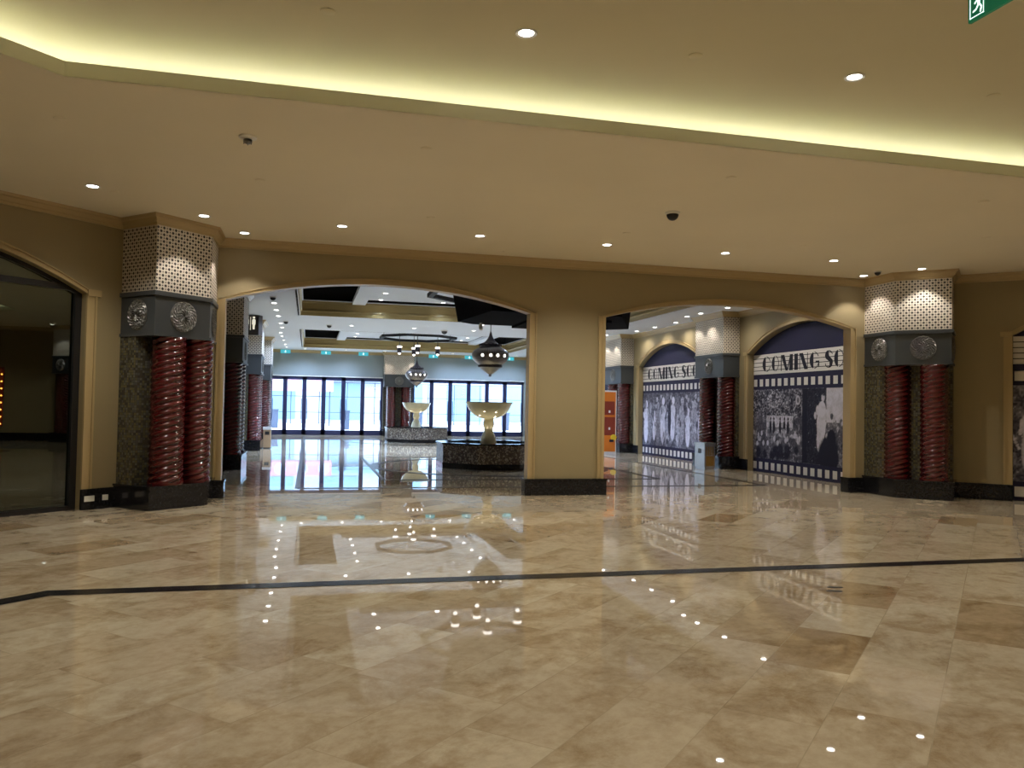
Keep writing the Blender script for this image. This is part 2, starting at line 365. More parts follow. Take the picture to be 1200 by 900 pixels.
def wall_with_arches(name, fr, L, H, arches, thick, m, u0=0.0):
    outline = [(u0, 0)]
    for (cu, half, zs, rise) in arches:
        outline += [(cu - half, 0)] + arc(cu, half, zs, rise) + [(cu + half, 0)]
    outline += [(L, 0), (L, H), (u0, H)]
    # split in columns to keep n-gons simple
    mb = MB(); pts = [u0] + [x for (cu, h, _, _) in arches for x in (cu - h, cu + h)] + [L]
    for i in range(0, len(pts), 2):
        flat(mb, fr, [(pts[i], 0), (pts[i + 1], 0), (pts[i + 1], H), (pts[i], H)], -thick, 0)
    for (cu, half, zs, rise) in arches:
        ar = arc(cu, half, zs, rise)
        for (a, b) in zip(ar[:-1], ar[1:]):
            flat_cell = [(a[0], a[1]), (b[0], b[1]), (b[0], H), (a[0], H)]
            A = [fr.P(u, z, -thick) for u, z in flat_cell]; B = [fr.P(u, z, 0) for u, z in flat_cell]
            mb.face(B); mb.face(A[::-1]); mb.face([A[0], A[1], B[1], B[0]])
    return struct(mb.build(name, m))
def arch_trim(name, fr, cu, half, zs, rise, w, prot, m, z0=0.0, depth=0.0, ear=0.0):
    hi = half - (.006 if depth else 0)
    inner = [(cu - hi, z0), (cu - hi, zs)] + arc(cu, hi, zs, rise - (.006 if depth else 0)) + [(cu + hi, zs), (cu + hi, z0)]
    ao = arc(cu, half + w * 0.9, zs, rise + w * 0.75)
    outer = [(cu - half - w, z0), (cu - half - w, zs + 0.02)] + ao + [(cu + half + w, zs + 0.02), (cu + half + w, z0)]
    mb = MB()
    for (f0, f1, d) in ((0.0, 0.45, prot), (0.45, 0.8, prot * 0.6), (0.8, 1.0, prot * 1.2)):
        for i in range(len(inner) - 1):
            def lerp(k, f): return (inner[k][0] + (outer[k][0] - inner[k][0]) * f, inner[k][1] + (outer[k][1] - inner[k][1]) * f)
            q = [lerp(i, f0), lerp(i + 1, f0), lerp(i + 1, f1), lerp(i, f1)]
            A = [fr.P(u, z, -depth if f0 == 0 else 0) for u, z in q]; B = [fr.P(u, z, d) for u, z in q]
            mb.face(B); mb.face([A[0], A[1], B[1], B[0]]); mb.face([A[3], A[2], B[2], B[3]])
    if ear:
        for sg in (-1, 1):
            e0 = cu + sg * half; e1 = cu + sg * (half + w + ear)
            flat(mb, fr, [(min(e0, e1), zs - 0.03), (max(e0, e1), zs - 0.03), (max(e0, e1), zs + 0.06), (min(e0, e1), zs + 0.06)], 0, prot * 1.5)
    return struct(mb.build(name, m))

# ------------------------------------------------------------------ the shell
ZC = 4.07; Y0 = 13.45; Z2 = 4.10
CL = (-1.67, 13.45); CR = (10.57, 13.45); SL = (-8.10, 7.02); SR = (17.0, 7.02); BL = (-8.10, -5.0); BR = (17.0, -5.0)
KL = (-1.67, -11.43); KR = (10.57, -11.43)
mb = MB(); mb.face([(-12, -14, 0), (21, -14, 0), (21, 41.2, 0), (-12, 41.2, 0)]); struct(mb.build('floor', M['floor']))

# inlaid black granite lines
OCT = [(-1.95, 7.08), (10.85, 7.08), (13.3, 4.63), (13.3, -2.65), (10.85, -5.1), (-1.95, -5.1), (-4.4, -2.65), (-4.4, 4.63)]
mb = MB(); inn = offset_path(OCT, 0.18, True)
for i in range(8):
    j = (i + 1) % 8; mb.face([(*OCT[i], .004), (*OCT[j], .004), (*inn[j], .004), (*inn[i], .004)])
struct(mb.build('trim_1', M['inlay']))
mb = MB()
def line(x0, y0, x1, y1, w):
    L = hypot(x1 - x0, y1 - y0); nx, ny = -(y1 - y0) / L * w / 2, (x1 - x0) / L * w / 2
    mb.face([(x0 + nx, y0 + ny, .004), (x1 + nx, y1 + ny, .004), (x1 - nx, y1 - ny, .004), (x0 - nx, y0 - ny, .004)])
for (x0, y0, x1, y1, w) in ((-0.15, 14.9, 9.1, 14.9, .16), (-0.15, 14.9, -0.15, 39, .09), (9.1, 14.9, 9.1, 39, .1), (-0.15, 39, 9.1, 39, .1),
                            (1.5, 16.45, 7.46, 16.45, .17), (1.5, 23.6, 7.46, 23.6, .08), (1.5, 16.45, 1.5, 23.6, .08), (7.46, 16.45, 7.46, 23.6, .13),
                            (1.5, 30.4, 7.46, 30.4, .08), (1.5, 37.6, 7.46, 37.6, .08), (1.5, 30.4, 1.5, 37.6, .08), (7.46, 30.4, 7.46, 37.6, .08)): line(x0, y0, x1, y1, w)
struct(mb.build('trim_2', M['inlay'], merge=False))
mb = MB()
for cyy in (20.1, 34.0):
    for k in range(64):
        a, b = 2 * pi * k / 64, 2 * pi * (k + 1) / 64
        mb.face([(4.47 + r * cos(t), cyy + r * sin(t), .0045) for r, t in ((2.78, a), (2.78, b), (3.0, b), (3.0, a))])
struct(mb.build('trim_3', M['inlay']))

# front hall walls
FRONT = Frame((-2.3, Y0), (11.2, Y0))
A1, A2 = (1.18, 2.485, 3.12, 0.36), (7.52, 2.485, 3.12, 0.34)
off = 2.3
wall_with_arches('wall_front', FRONT, 13.5, 4.6, [(A1[0] + off, *A1[1:]), (A2[0] + off, *A2[1:])], 0.18, M['wall'])
arch_trim('trim_4', FRONT, A1[0] + off, *A1[1:], 0.12, 0.03, M['trim'], 0.28, 0.19)
arch_trim('trim_5', FRONT, A2[0] + off, *A2[1:], 0.12, 0.03, M['trim'], 0.28, 0.19)
DL = Frame(SL, CL); DR = Frame(CR, SR)          # diagonals, travel so that the hall is on the right
LW = (9.094 - 4.55, 2.70, 2.95, 0.62)           # left shop window opening (cu measured from SL)
RW = (4.55, 2.30, 2.95, 0.62)
wall_with_arches('wall_left_front', DL, 9.094, 4.6, [LW], 0.22, M['wall'], -0.3)
wall_with_arches('wall_right_front', DR, 9.4, 4.6, [RW], 0.22, M['wall'])
arch_trim('trim_6', DL, *LW, 0.14, 0.035, M['trim'], 0.28, 0.0, 0.05)
arch_trim('trim_7', DR, *RW, 0.14, 0.035, M['trim'], 0.28, 0.0, 0.05)
for nm, a, b in (('wall_left', BL, SL), ('wall_right', SR, BR), ('wall_left_back', KL, BL), ('wall_back', KR, KL), ('wall_right_back', BR, KR)):
    fr = Frame(a, b); mb = MB(); flat(mb, fr, [(-.1, 0), (fr.L + .1, 0), (fr.L + .1, 4.6), (-.1, 4.6)], -0.2, 0); struct(mb.build(nm, M['wall']))

CROWN = [(0, -.14), (.02, -.14), (.03, -.11), (.05, -.095), (.075, -.05), (.10, -.035), (.115, 0), (0, 0)]
def crown(name, path, z, m=None): mb = MB(); sweep(mb, path, [(d, z + h) for d, h in CROWN]); return mb.build(name, m or M['trim'])
BASE = [(0, 0), (.045, 0), (.045, .25), (.055, .255), (.055, .285), (.0, .285)]
def base(name, path): mb = MB(); sweep(mb, path, BASE); return struct(mb.build(name, M['granite']))
struct(crown('trim_8', [SL, CL, CR, SR], ZC)); struct(crown('trim_9', [SR, BR, KR, KL, BL, SL], ZC))
dl = DL.P; dr = DR.P
def xy(p): return (p[0], p[1])
base('baseboard_left', [xy(dl(LW[0] + LW[1], 0)), (-1.67 - .5, 13.45 - .5)])
base('baseboard_front', [(A1[0] + A1[1] - .01, Y0 + .18), (A1[0] + A1[1] - .01, Y0), (A2[0] - A2[1] + .01, Y0), (A2[0] - A2[1] + .01, Y0 + .18)])
base('baseboard_front_left', [(-1.43, Y0), (A1[0] - A1[1] + .01, Y0), (A1[0] - A1[1] + .01, Y0 + .18)])
base('baseboard_front_right', [(A2[0] + A2[1] - .01, Y0 + .18), (A2[0] + A2[1] - .01, Y0), (10.33, Y0)])
base('baseboard_right', [(10.57 + .5, 13.45 - .5), xy(dr(RW[0] - RW[1], 0))])
base('baseboard_side', [xy(dr(RW[0] + RW[1], 0)), SR, BR, KR, KL, BL, SL, xy(dl(LW[0] - LW[1], 0))])

# front hall ceiling with its raised octagon and lit cove
BIG = [(-12, -14), (21, -14), (21, 13.63), (-12, 13.63)]
def ring_face(mb, outer, inner, z):   # outer/inner with the same count
    n = len(outer)
    for i in range(n): j = (i + 1) % n; mb.face([(*outer[i], z), (*outer[j], z), (*inner[j], z), (*inner[i], z)])
outer8 = [(-2.2, 13.55), (11.1, 13.55), (17.4, 7.2), (17.4, -5.2), (10.7, -11.9), (-1.8, -11.9), (-8.5, -5.2), (-8.5, 7.2)]
mb = MB(); ring_face(mb, outer8, OCT, ZC); struct(mb.build('ceiling', M['ceiling']))
lip = [(0.0, ZC + .004), (0.0, ZC + .125), (-.04, ZC + .125), (-.04, ZC + .02), (-.85, ZC + .02), (-.85, ZC + .004)]
mb = MB(); sweep(mb, OCT, lip, True); struct(mb.build('trim_10', M['fascia']))
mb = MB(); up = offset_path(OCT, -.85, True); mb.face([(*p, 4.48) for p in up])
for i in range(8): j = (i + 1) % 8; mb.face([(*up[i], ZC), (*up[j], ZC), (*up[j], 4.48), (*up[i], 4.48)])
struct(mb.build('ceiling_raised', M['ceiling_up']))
mid = offset_path(OCT, -.66, True)
for i in range(8):
    a, b = mid[i], mid[(i + 1) % 8]; L = hypot(b[0] - a[0], b[1] - a[1])
    mbx = MB(); mbx.obox((a[0], a[1], ZC + .025), (b[0] - a[0], b[1] - a[1], 0), ((b[1] - a[1]) / L * .03, -(b[0] - a[0]) / L * .03, 0), (0, 0, .02))
    if i in (0, 7): tag(mbx.build('cove_light_strip', M['white']), ['strip light hidden behind the long straight cove lip', 'strip light hidden behind the angled cove lip at left'][i == 7], 'cove light', 'cove strip lights')
    area('cove_lamp', ((a[0] + b[0]) / 2, (a[1] + b[1]) / 2, ZC + .06), (pi, 0, atan2(b[1] - a[1], b[0] - a[0])), L + .1, .05, P_COVE * L, (0.97, 1.0, 0.90))

# fountain hall shell
XL, XR, YB = -1.92, 10.92, 40.6
FL = Frame((XL, Y0 + .18), (XL, YB)); FR = Frame((XR, YB), (XR, Y0 + .18))
def ur(y): return YB - y
BAYS = [(16.4, 2.3), (23.5, 2.3), (30.6, 2.3)]
mb = MB(); flat(mb, FL, [(0, 0), (FL.L, 0), (FL.L, 5.4), (0, 5.4)], -.2, 0); struct(mb.build('wall_left_hall', M['wall']))
wall_with_arches('wall_right_hall', FR, FR.L, 5.4, [(ur(c), h, 2.97, .62) for c, h in reversed(BAYS)], .2, M['wall'])
k = 11
for c, h in BAYS:
    arch_trim('trim_%d' % k, FR, ur(c), h, 2.97, .62, .14, .035, M['trim'], .28, 0.0, .05); k += 1
XB = [(-1.80, 3.56), (5.04, 10.78)]
mb = MB()
mb.box(XL - .2, XR + .2, YB, YB + .2, 2.82, 5.4)
for x0, x1 in ((XL - .2, XB[0][0]), (XB[0][1], XB[1][0]), (XB[1][1], XR + .2)): mb.box(x0, x1, YB, YB + .2, 0, 2.82)
struct(mb.build('wall_far', M['back_wall']))
struct(crown('trim_14', [(XL, Y0 + .18), (XL, YB), (XR, YB), (XR, Y0 + .18)], Z2))
base('baseboard_left_hall', [(XL, Y0 + .18), (XL, YB)])
for i, (ya, yb) in enumerate(((13.63, 14.1), (18.7, 21.2), (25.8, 28.3), (32.9, 40.6))): base('baseboard_right_hall' if i == 0 else 'baseboard_right_bay_%d' % i, [(XR, yb), (XR, ya)])
# ceiling of the fountain hall: plane with two coffers
COF = [(-0.30, 9.25, 15.7, 24.6), (-0.30, 9.25, 29.3, 38.45)]
mb = MB(); z = Z2
mb.face([(XL, 13.5, z), (COF[0][0], 13.5, z), (COF[0][0], YB, z), (XL, YB, z)]); mb.face([(COF[0][1], 13.5, z), (XR, 13.5, z), (XR, YB, z), (COF[0][1], YB, z)])
for ya, yb in ((13.5, 15.7), (24.6, 29.3), (38.45, YB)): mb.face([(COF[0][0], ya, z), (COF[0][1], ya, z), (COF[0][1], yb, z), (COF[0][0], yb, z)])
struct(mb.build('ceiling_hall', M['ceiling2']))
for i, (x0, x1, ya, yb) in enumerate(COF):
    loop = [(x0, ya), (x1, ya), (x1, yb), (x0, yb)]      # ccw: the opening is on the left, so offsets are negative
    mb = MB(); sweep(mb, loop, [(0, Z2), (0, 4.53), (-.05, 4.53), (-.05, 4.49), (-.03, 4.47), (-.02, 4.30), (-.05, 4.27), (-.06, 4.23), (-.03, 4.21), (-.02, Z2)], True)
    struct(mb.build('trim_%d' % (15 + 3 * i), M['gold_cove']))
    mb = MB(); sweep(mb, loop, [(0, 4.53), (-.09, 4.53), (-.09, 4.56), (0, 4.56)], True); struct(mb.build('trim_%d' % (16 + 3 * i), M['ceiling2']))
    mb = MB(); sweep(mb, loop, [(0.02, 4.1), (0.02, 5.3), (.06, 5.3), (.06, 4.1)], True); mb.face([(x0, ya, 5.3), (x1, ya, 5.3), (x1, yb, 5.3), (x0, yb, 5.3)])
    struct(mb.build('ceiling_void_%d' % (i + 1), M['void']))
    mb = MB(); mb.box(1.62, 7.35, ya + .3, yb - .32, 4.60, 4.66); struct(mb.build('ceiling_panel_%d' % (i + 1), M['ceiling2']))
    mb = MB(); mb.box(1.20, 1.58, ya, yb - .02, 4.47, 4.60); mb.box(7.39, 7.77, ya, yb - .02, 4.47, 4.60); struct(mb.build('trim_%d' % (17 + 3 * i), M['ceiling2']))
mb = MB(); flat(mb, FR, [(0, 0), (FR.L, 0), (FR.L, 5.4), (0, 5.4)], -.5, -.32); flat(mb, DR, [(-.3, 0), (DR.L, 0), (DR.L, 4.6), (-.3, 4.6)], -.5, -.35)
struct(mb.build('light_block_behind_hoardings', M['void']))  # unseen backing added to block sky light leaking past the hoardings
mb = MB(); mb.box(-12, 21, -14, 42, 5.5, 5.6); struct(mb.build('roof_light_block', M['void']))  # unseen cover added above the ceilings to keep sky light out

# ------------------------------------------------------------------ shop window at left
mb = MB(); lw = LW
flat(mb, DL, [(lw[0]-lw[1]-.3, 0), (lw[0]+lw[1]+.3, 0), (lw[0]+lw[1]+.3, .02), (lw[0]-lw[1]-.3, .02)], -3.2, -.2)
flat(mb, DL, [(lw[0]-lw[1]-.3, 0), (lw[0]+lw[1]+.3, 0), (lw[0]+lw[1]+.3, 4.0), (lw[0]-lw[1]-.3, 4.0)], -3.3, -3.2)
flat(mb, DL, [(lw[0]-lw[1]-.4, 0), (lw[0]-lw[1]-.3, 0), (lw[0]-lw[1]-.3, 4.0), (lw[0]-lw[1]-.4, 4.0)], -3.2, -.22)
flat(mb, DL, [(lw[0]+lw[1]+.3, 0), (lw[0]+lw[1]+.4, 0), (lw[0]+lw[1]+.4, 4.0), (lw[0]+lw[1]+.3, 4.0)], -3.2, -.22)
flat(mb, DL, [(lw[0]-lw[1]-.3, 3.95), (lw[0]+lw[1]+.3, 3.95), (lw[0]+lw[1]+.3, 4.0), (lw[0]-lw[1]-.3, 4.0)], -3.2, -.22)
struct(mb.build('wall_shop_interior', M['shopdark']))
mb = MB(); a_in = arc(lw[0], lw[1] - .09, 2.95, .56); a_out = arc(lw[0], lw[1], 2.95, .62)
I = [(lw[0]-lw[1]+.09, .06)] + a_in + [(lw[0]+lw[1]-.09, .06)]; O = [(lw[0]-lw[1], 0)] + a_out + [(lw[0]+lw[1], 0)]
for i in range(len(I)):
    j = (i + 1) % len(I); q = [I[i], I[j], O[j], O[i]]
    mb.face([DL.P(u, z, -.10) for u, z in q]); mb.face([DL.P(u, z, -.20) for u, z in q][::-1]); mb.face([DL.P(u, z, d) for (u, z), d in ((I[i], -.2), (I[j], -.2), (I[j], -.1), (I[i], -.1))])
flat(mb, DL, [(lw[0]-lw[1], 2.98), (lw[0]+lw[1], 2.98), (lw[0]+lw[1], 3.06), (lw[0]-lw[1], 3.06)], -.2, -.1)
w1 = struct(mb.build('window_1', M['black']))
mb = MB(); poly = [(lw[0]-lw[1]+.05, .03)] + arc(lw[0], lw[1] - .05, 2.95, .59) + [(lw[0]+lw[1]-.05, .03)]
mb.face([DL.P(u, z, -.15) for u, z in poly]); struct(mb.build('window_glass', M['glass_dark'], w1))

# ------------------------------------------------------------------ twisted columns and the wall piers they stand in
def twisted_mesh():
    n, rings, R, h0, h1 = 64, 240, 0.235, 0.0, 2.07
    v = []; f = []
    for i in range(rings + 1):
        z = h0 + (h1 - h0) * i / rings
        for k in range(n):
            t = 2 * pi * k / n; s_ = abs(sin(2 * t - pi * z / 0.088)) ** 0.8
            r = R - .034 * (1 - s_); v.append((r * cos(t), r * sin(t), z))
    for i in range(rings):
        for k in range(n):
            j = (k + 1) % n; f.append((i * n + k, i * n + j, (i + 1) * n + j, (i + 1) * n + k))
    me = bpy.data.meshes.new('twisted_column'); me.from_pydata(v, [], f); me.materials.append(M['red'])
    me.polygons.foreach_set('use_smooth', [True] * len(me.polygons)); return me
TW = twisted_mesh()
def rosette_mesh():
    mb = MB(); nr, na, R = 14, 72, .215
    def h(r, t):
        q = r / R; e = .012 * (1 - q) + .008
        if q > .93: return .012
        if q > .55: return e + .022 * abs(sin(9 * t + 14 * q))
        if q > .48: return .024
        return .012 + .022 * abs(sin(6 * t - 9 * q)) + .01 * (1 - q)
    for i in range(nr):
        for k in range(na):
            r0, r1 = R * i / nr, R * (i + 1) / nr; a, b = 2 * pi * k / na, 2 * pi * (k + 1) / na
            mb.face([(r * cos(t), r * sin(t), h(r, t)) for r, t in ((r0, a), (r1, a), (r1, b), (r0, b))])
    mb.lathe([(R, 0), (R, .012)], na)
    o = mb.build('medallion', M['silver'], smooth=False); me = o.data; bpy.data.objects.remove(o); return me
ROS = rosette_mesh()

def pier(name, poly, wallpts, cols, faces, label, group=None, inset=0.22, zc=ZC, cat='column'):
    """poly: visible footprint corners (travel with the room on the right), from wall to wall.
    cols: twisted column centres; faces: indices of footprint edges that carry a medallion."""
    ox = sum(p[0] for p in poly) / len(poly); oy = sum(p[1] for p in poly) / len(poly)
    root = thing(name, label, cat, (ox, oy, 0), 0, group)
    def loc(pts): return [(x - ox, y - oy) for x, y in pts]
    full = loc(poly + wallpts)
    def grow(d):   # only visible edges move
        g = offset_path(poly, d); return loc(g + wallpts)
    mb = MB(); mb.prism(grow(.035)[::-1], 0, .30); mb.prism(grow(.05)[::-1], .30, .33); mb.build('plinth', M['granite'], root)
    core = offset_path(poly, -inset); core[0] = poly[0]; core[-1] = poly[-1]
    # keep the sides in line with the capital, pull the front back
    core = [poly[0]] + [core[i] for i in range(1, len(poly) - 1)] + [poly[-1]]
    # slide front corners back along the sides
    def along(a, b, t):
        L = hypot(b[0]-a[0], b[1]-a[1]); return (a[0] + (b[0]-a[0]) * t / L, a[1] + (b[1]-a[1]) * t / L)
    core[1] = along(poly[1], poly[0], min(inset * 1.9, .8 * hypot(poly[1][0]-poly[0][0], poly[1][1]-poly[0][1])))
    core[-2] = along(poly[-2], poly[-1], min(inset * 1.9, .8 * hypot(poly[-2][0]-poly[-1][0], poly[-2][1]-poly[-1][1])))
    mb = MB(); mb.prism(loc(core + wallpts)[::-1], .33, 2.40); mb.build('mosaic_core', M['mosaic'], root)
    mb = MB(); mb.prism(full[::-1], 2.44, 2.96); mb.prism(grow(.02)[::-1], 2.40, 2.44)
    bd = mb.build('band', M['band'], root)
    mb = MB(); mb.prism(grow(.03)[::-1], 2.96, 3.02); mb.build('ledge', M['band'], root)
    mb = MB(); mb.prism(full[::-1], 3.02, zc - .10); mb.build('lattice', M['lattice'], root)
    mb = MB(); sweep(mb, loc(poly), [(d, zc + h) for d, h in CROWN]); mb.build('crown', M['trim'], root)
    for (x, y) in cols:
        o = bpy.data.objects.new('twisted_column', TW); COL.objects.link(o); o.parent = root; o.location = (x - ox, y - oy, .33)
        m2 = MB(); m2.lathe([(.0, 0), (.24, 0), (.245, .02), (.24, .035), (.0, .035)], 32); m2.build('column_collar', M['red'], o, smooth=True)
    for i in faces:
        a, b = poly[i], poly[i + 1]; L = hypot(b[0]-a[0], b[1]-a[1]); nx, ny = (b[1]-a[1]) / L, -(b[0]-a[0]) / L
        o = bpy.data.objects.new('medallion', ROS); COL.objects.link(o); o.parent = root
        s_ = min(1.0, L * .42 / .215)
        o.matrix_local = Matrix(((-ny, 0, nx, (a[0]+b[0])/2 - ox), (nx, 0, ny, (a[1]+b[1])/2 - oy), (0, 1, 0, 2.70), (0, 0, 0, 1))) @ Matrix.Diagonal((s_, s_, 1, 1))
    return root
# corner columns of the front hall: side perpendicular to the diagonal wall, face parallel to it, side perpendicular to the front wall
PL = [(-2.61, 12.51), (-2.07, 11.97), (-1.43, 12.61), (-1.43, 13.45)]
pier('corner_column', PL, [(-1.67, 13.45)], [(-1.93, 12.33), (-1.62, 12.72)], [0, 1, 2],
     'twisted red double column on the left, beside the dark shop window', zc=ZC)
PR = [(10.33, 13.45), (10.33, 12.61), (10.97, 11.97), (11.51, 12.51)]
pier('corner_column', PR, [(10.57, 13.45)], [(10.60, 12.87), (10.90, 12.30)], [0, 1, 2],
     'twisted red double column on the right, beyond the right arch', zc=ZC)
# corner column on the right side wall, seen mirrored in the shop window
c0 = SR
PS = [(c0[0] - .76, c0[1] + .76), (c0[0] - 1.36, c0[1] + .16), (c0[0] - .84, c0[1] - .45), (c0[0], c0[1] - .45)]
PS = [(16.24, 7.78), (15.70, 7.24), (16.16, 6.60), (17.0, 6.60)]
pier('corner_column', PS, [(17.0, 7.02)], [(16.05, 7.15), (16.40, 6.92)], [0, 1, 2], 'twisted column seen only mirrored in the dark shop window', zc=ZC)

def hall_pier(side, ya, yb, label, zc=Z2):
    if side == 'R': poly = [(XR, yb), (10.45, yb), (10.45, ya), (XR, ya)]; cx = 10.69
    else: poly = [(XL, ya), (-1.46, ya), (-1.46, yb), (XL, yb)]; cx = -1.70
    return pier('hall_column', poly, [], [(cx, ya + .26), (cx, yb - .30)], [1], label, 'paired columns along the fountain hall', inset=.24, zc=zc)
hall_pier('R', 19.15, 20.72, 'paired twisted columns between the two film posters')
hall_pier('R', 26.28, 27.80, 'paired twisted columns between far film poster and orange hoarding')
hall_pier('L', 19.15, 20.70, 'nearest column pair on the left wall, seen through left arch')
hall_pier('L', 26.55, 28.00, 'column pair carrying the restroom sign, left wall of the fountain hall')
hall_pier('L', 33.20, 34.70, 'farthest column pair on the left wall, behind the tan bin')
pier('hall_column', [(3.58, YB), (3.58, 39.95), (5.02, 39.95), (5.02, YB)], [], [(3.93, 40.2), (4.67, 40.2)], [1],
     'paired red columns between the two banks of glass doors', 'paired columns along the fountain hall', inset=.28, zc=Z2)

# ------------------------------------------------------------------ recessed downlights
mbd = MB(); mbd.lathe([(.062, -.004), (.085, -.010), (.09, 0)], 24); mbd.lathe([(.062, -.004), (.062, .0)], 24)
_tr = mbd.build('trim_ring', M['white'], smooth=True); RING = _tr.data; bpy.data.objects.remove(_tr)
mbd = MB(); mbd.lathe([(0, -.003), (.060, -.003)], 20); _l = mbd.build('lens', M['lens']); LENS = _l.data; bpy.data.objects.remove(_l)
def spotdata(name, p, col, ang, blend):
    l = bpy.data.lights.new(name, 'SPOT'); l.energy = p; l.color = col; l.spot_size = radians(ang); l.spot_blend = blend; l.shadow_soft_size = .05; return l
LD = {'room': spotdata('room_lamp', P_ROOM, WARM, 130, .8), 'wash': spotdata('wash_lamp', P_WASH, (1.0, .93, .84), 94, .3),
      'hall': spotdata('hall_lamp', P_HALL2, COOL, 140, .8), 'aisle': spotdata('aisle_lamp', P_HALL2 * .25, COOL, 150, 1.0), 'dim': spotdata('dim_lamp', 60, COOL, 120, .8), 'aisle_warm': spotdata('aisle_lamp_warm', 55, (1.0, .92, .80), 150, 1.0)}
def downlight(x, y, z, kind, label, group, scale=1.0):
    r = thing('downlight', label, 'ceiling light', (x, y, z), 0, group); r.scale = (scale, scale, 1)
    for nm, me in (('trim_ring', RING), ('lens', LENS)):
        o = bpy.data.objects.new(nm, me); COL.objects.link(o); o.parent = r
    l = bpy.data.objects.new('lamp', LD[kind]); COL.objects.link(l); l.parent = r; l.location = (0, 0, -.03)
    return r
for i, x in enumerate((0.41, 2.44, 4.47, 6.51, 8.53)):
    downlight(x, 11.9, ZC, 'room', '%s downlight from the left in the row facing the arches' % ORD[i], 'front hall downlights')
for (x, y, lb) in ((-1.46, 11.86, 'downlight grazing the capital of the left corner column'), (-1.0, 12.86, 'downlight in the corner right of the left column capital'),
                   (9.97, 13.02, 'left downlight above the right corner column'), (10.42, 12.06, 'right downlight above the right corner column'),
                   (15.45, 6.75, 'downlight by the mirrored column on the right side')):
    downlight(x, y, ZC, 'wash', lb, 'capital washing downlights')
downlight(-2.58, 10.64, ZC, 'room', 'downlight above the dark shop window', 'front hall downlights')
for x, lb in ((1.61, 'downlight in the raised ceiling, left of the two'), (4.62, 'downlight in the raised ceiling, right of the two')):
    downlight(x, 6.17, 4.48, 'room', lb, 'raised ceiling downlights')
# fill lamps without fixtures, added for the hall's unseen downlights
for x, y in ((-1.4, 6.17), (7.63, 6.17), (1.6, -3.5), (7.6, -3.5), (-5.5, 4.0), (-5.5, -1.5), (14.6, 4.5), (14.6, -1.5), (4.5, -8.0), (1.6, 1.2), (7.6, 1.2), (13.2, 8.2)):
    l = bpy.data.objects.new('unseen_fill_lamp', LD['room']); COL.objects.link(l); l.location = (x, y, 4.0)
# fountain hall
G2 = 'fountain hall downlights'
lst = [(-.93, 21.9), (-.93, 23.5), (-.93, 25.1), (-.93, 27.3), (-.93, 28.9), (-1.05, 31.0), (-1.05, 32.6), (-1.05, 34.6), (-1.05, 37.0), (-1.05, 38.9)]
for i, (x, y) in enumerate(lst): downlight(x, y, Z2, 'aisle', '%s ceiling light, counted from the front, along the left aisle' % ORD[i], G2)
lst = [(10.15, 14.9), (10.15, 16.6), (10.15, 18.4), (10.1, 19.75), (10.1, 20.55), (10.5, 22.1), (10.5, 23.6), (10.5, 25.05), (10.08, 26.75), (10.08, 27.6)]
for i, (x, y) in enumerate(lst): downlight(x, y, Z2, 'wash' if i in (3, 4, 8, 9) else 'aisle_warm', '%s ceiling light, counted from the front, along the right aisle' % ORD[i], G2)
for i, (x, y) in enumerate(((1.32, 27.2), (3.38, 27.2), (5.43, 27.2), (7.5, 27.2))): downlight(x, y, Z2, 'hall', '%s downlight from the left between the two coffers' % ORD[i], G2)
for i, (x, y) in enumerate(((2.0, 22.6), (2.0, 24.1), (3.86, 24.1), (6.8, 22.6))): downlight(x, y, 4.60, 'hall' if x > 3.5 and y < 23 else 'dim', '%s downlight, left to right, in the near coffer' % ORD[i], G2)
for i, (x, y) in enumerate(((2.0, 32.3), (2.0, 34.1), (2.0, 36.0), (2.0, 37.6), (6.9, 32.3), (6.9, 34.1), (6.9, 36.0), (6.9, 37.6))): downlight(x, y, 4.60, 'hall' if i % 4 in (1,) else 'dim', '%s downlight, %s side of the far coffer' % (ORD[i % 4], 'left' if i < 4 else 'right'), G2)
for i, x in enumerate((-.19, 1.69, 3.52, 5.0, 6.85, 8.4, 10.1)): downlight(x, 39.45, Z2, 'wash' if i in (2, 3) else 'aisle', '%s small light from the left above the glass doors' % ORD[i], G2)

# small ceiling fittings
SPR = [(-2.27, 8.16), (-2.38, 10.85), (-.6, 9.74), (1.08, 8.02), (1.56, 10.96), (-.02, 13.05), (4.45, 8.02), (4.44, 11.01), (7.32, 10.99), (7.79, 8.01), (9.4, 9.62), (3.03, 13.01)]
nm = ['far left, nearest the cove', 'left, above the shop window', 'left, right of the smoke detector', 'centre left, beside the cove', 'centre left, before the arches', 'left, close to the wall crown',
      'centre right, beside the cove', 'behind the dome camera', 'right, before the right arch', 'right, beside the cove', 'far right, above the right wall', 'centre, close to the wall crown']
for (x, y), t in zip(SPR, nm):
    mb = MB(); mb.lathe([(0, -.008), (.05, -.008), (.058, -.004), (.058, 0)], 20)
    tag(mb.build('sprinkler_cover', M['ceiling'], loc=(x, y, ZC), smooth=True), 'cream concealed sprinkler disc, ' + t, 'sprinkler', 'sprinkler discs')
for (x, y), t in zip(((.07, 6.25), (3.08, 6.17), (6.11, 6.17)), ('left', 'middle', 'right')):
    mb = MB(); mb.lathe([(0, -.008), (.05, -.008), (.058, -.004), (.058, 0)], 20)
    tag(mb.build('sprinkler_cover', M['ceiling_up'], loc=(x, y, 4.48), smooth=True), '%s concealed disc in the raised ceiling' % t, 'sprinkler', 'sprinkler discs')
r = thing('smoke_detector', 'white smoke detector on the ceiling at left', 'smoke detector', (-.63, 8.17, ZC))
mb = MB(); mb.lathe([(0, 0), (.085, 0), (.085, -.018), (.05, -.03), (0, -.03)], 28); mb.build('base', M['white'], r, smooth=True)
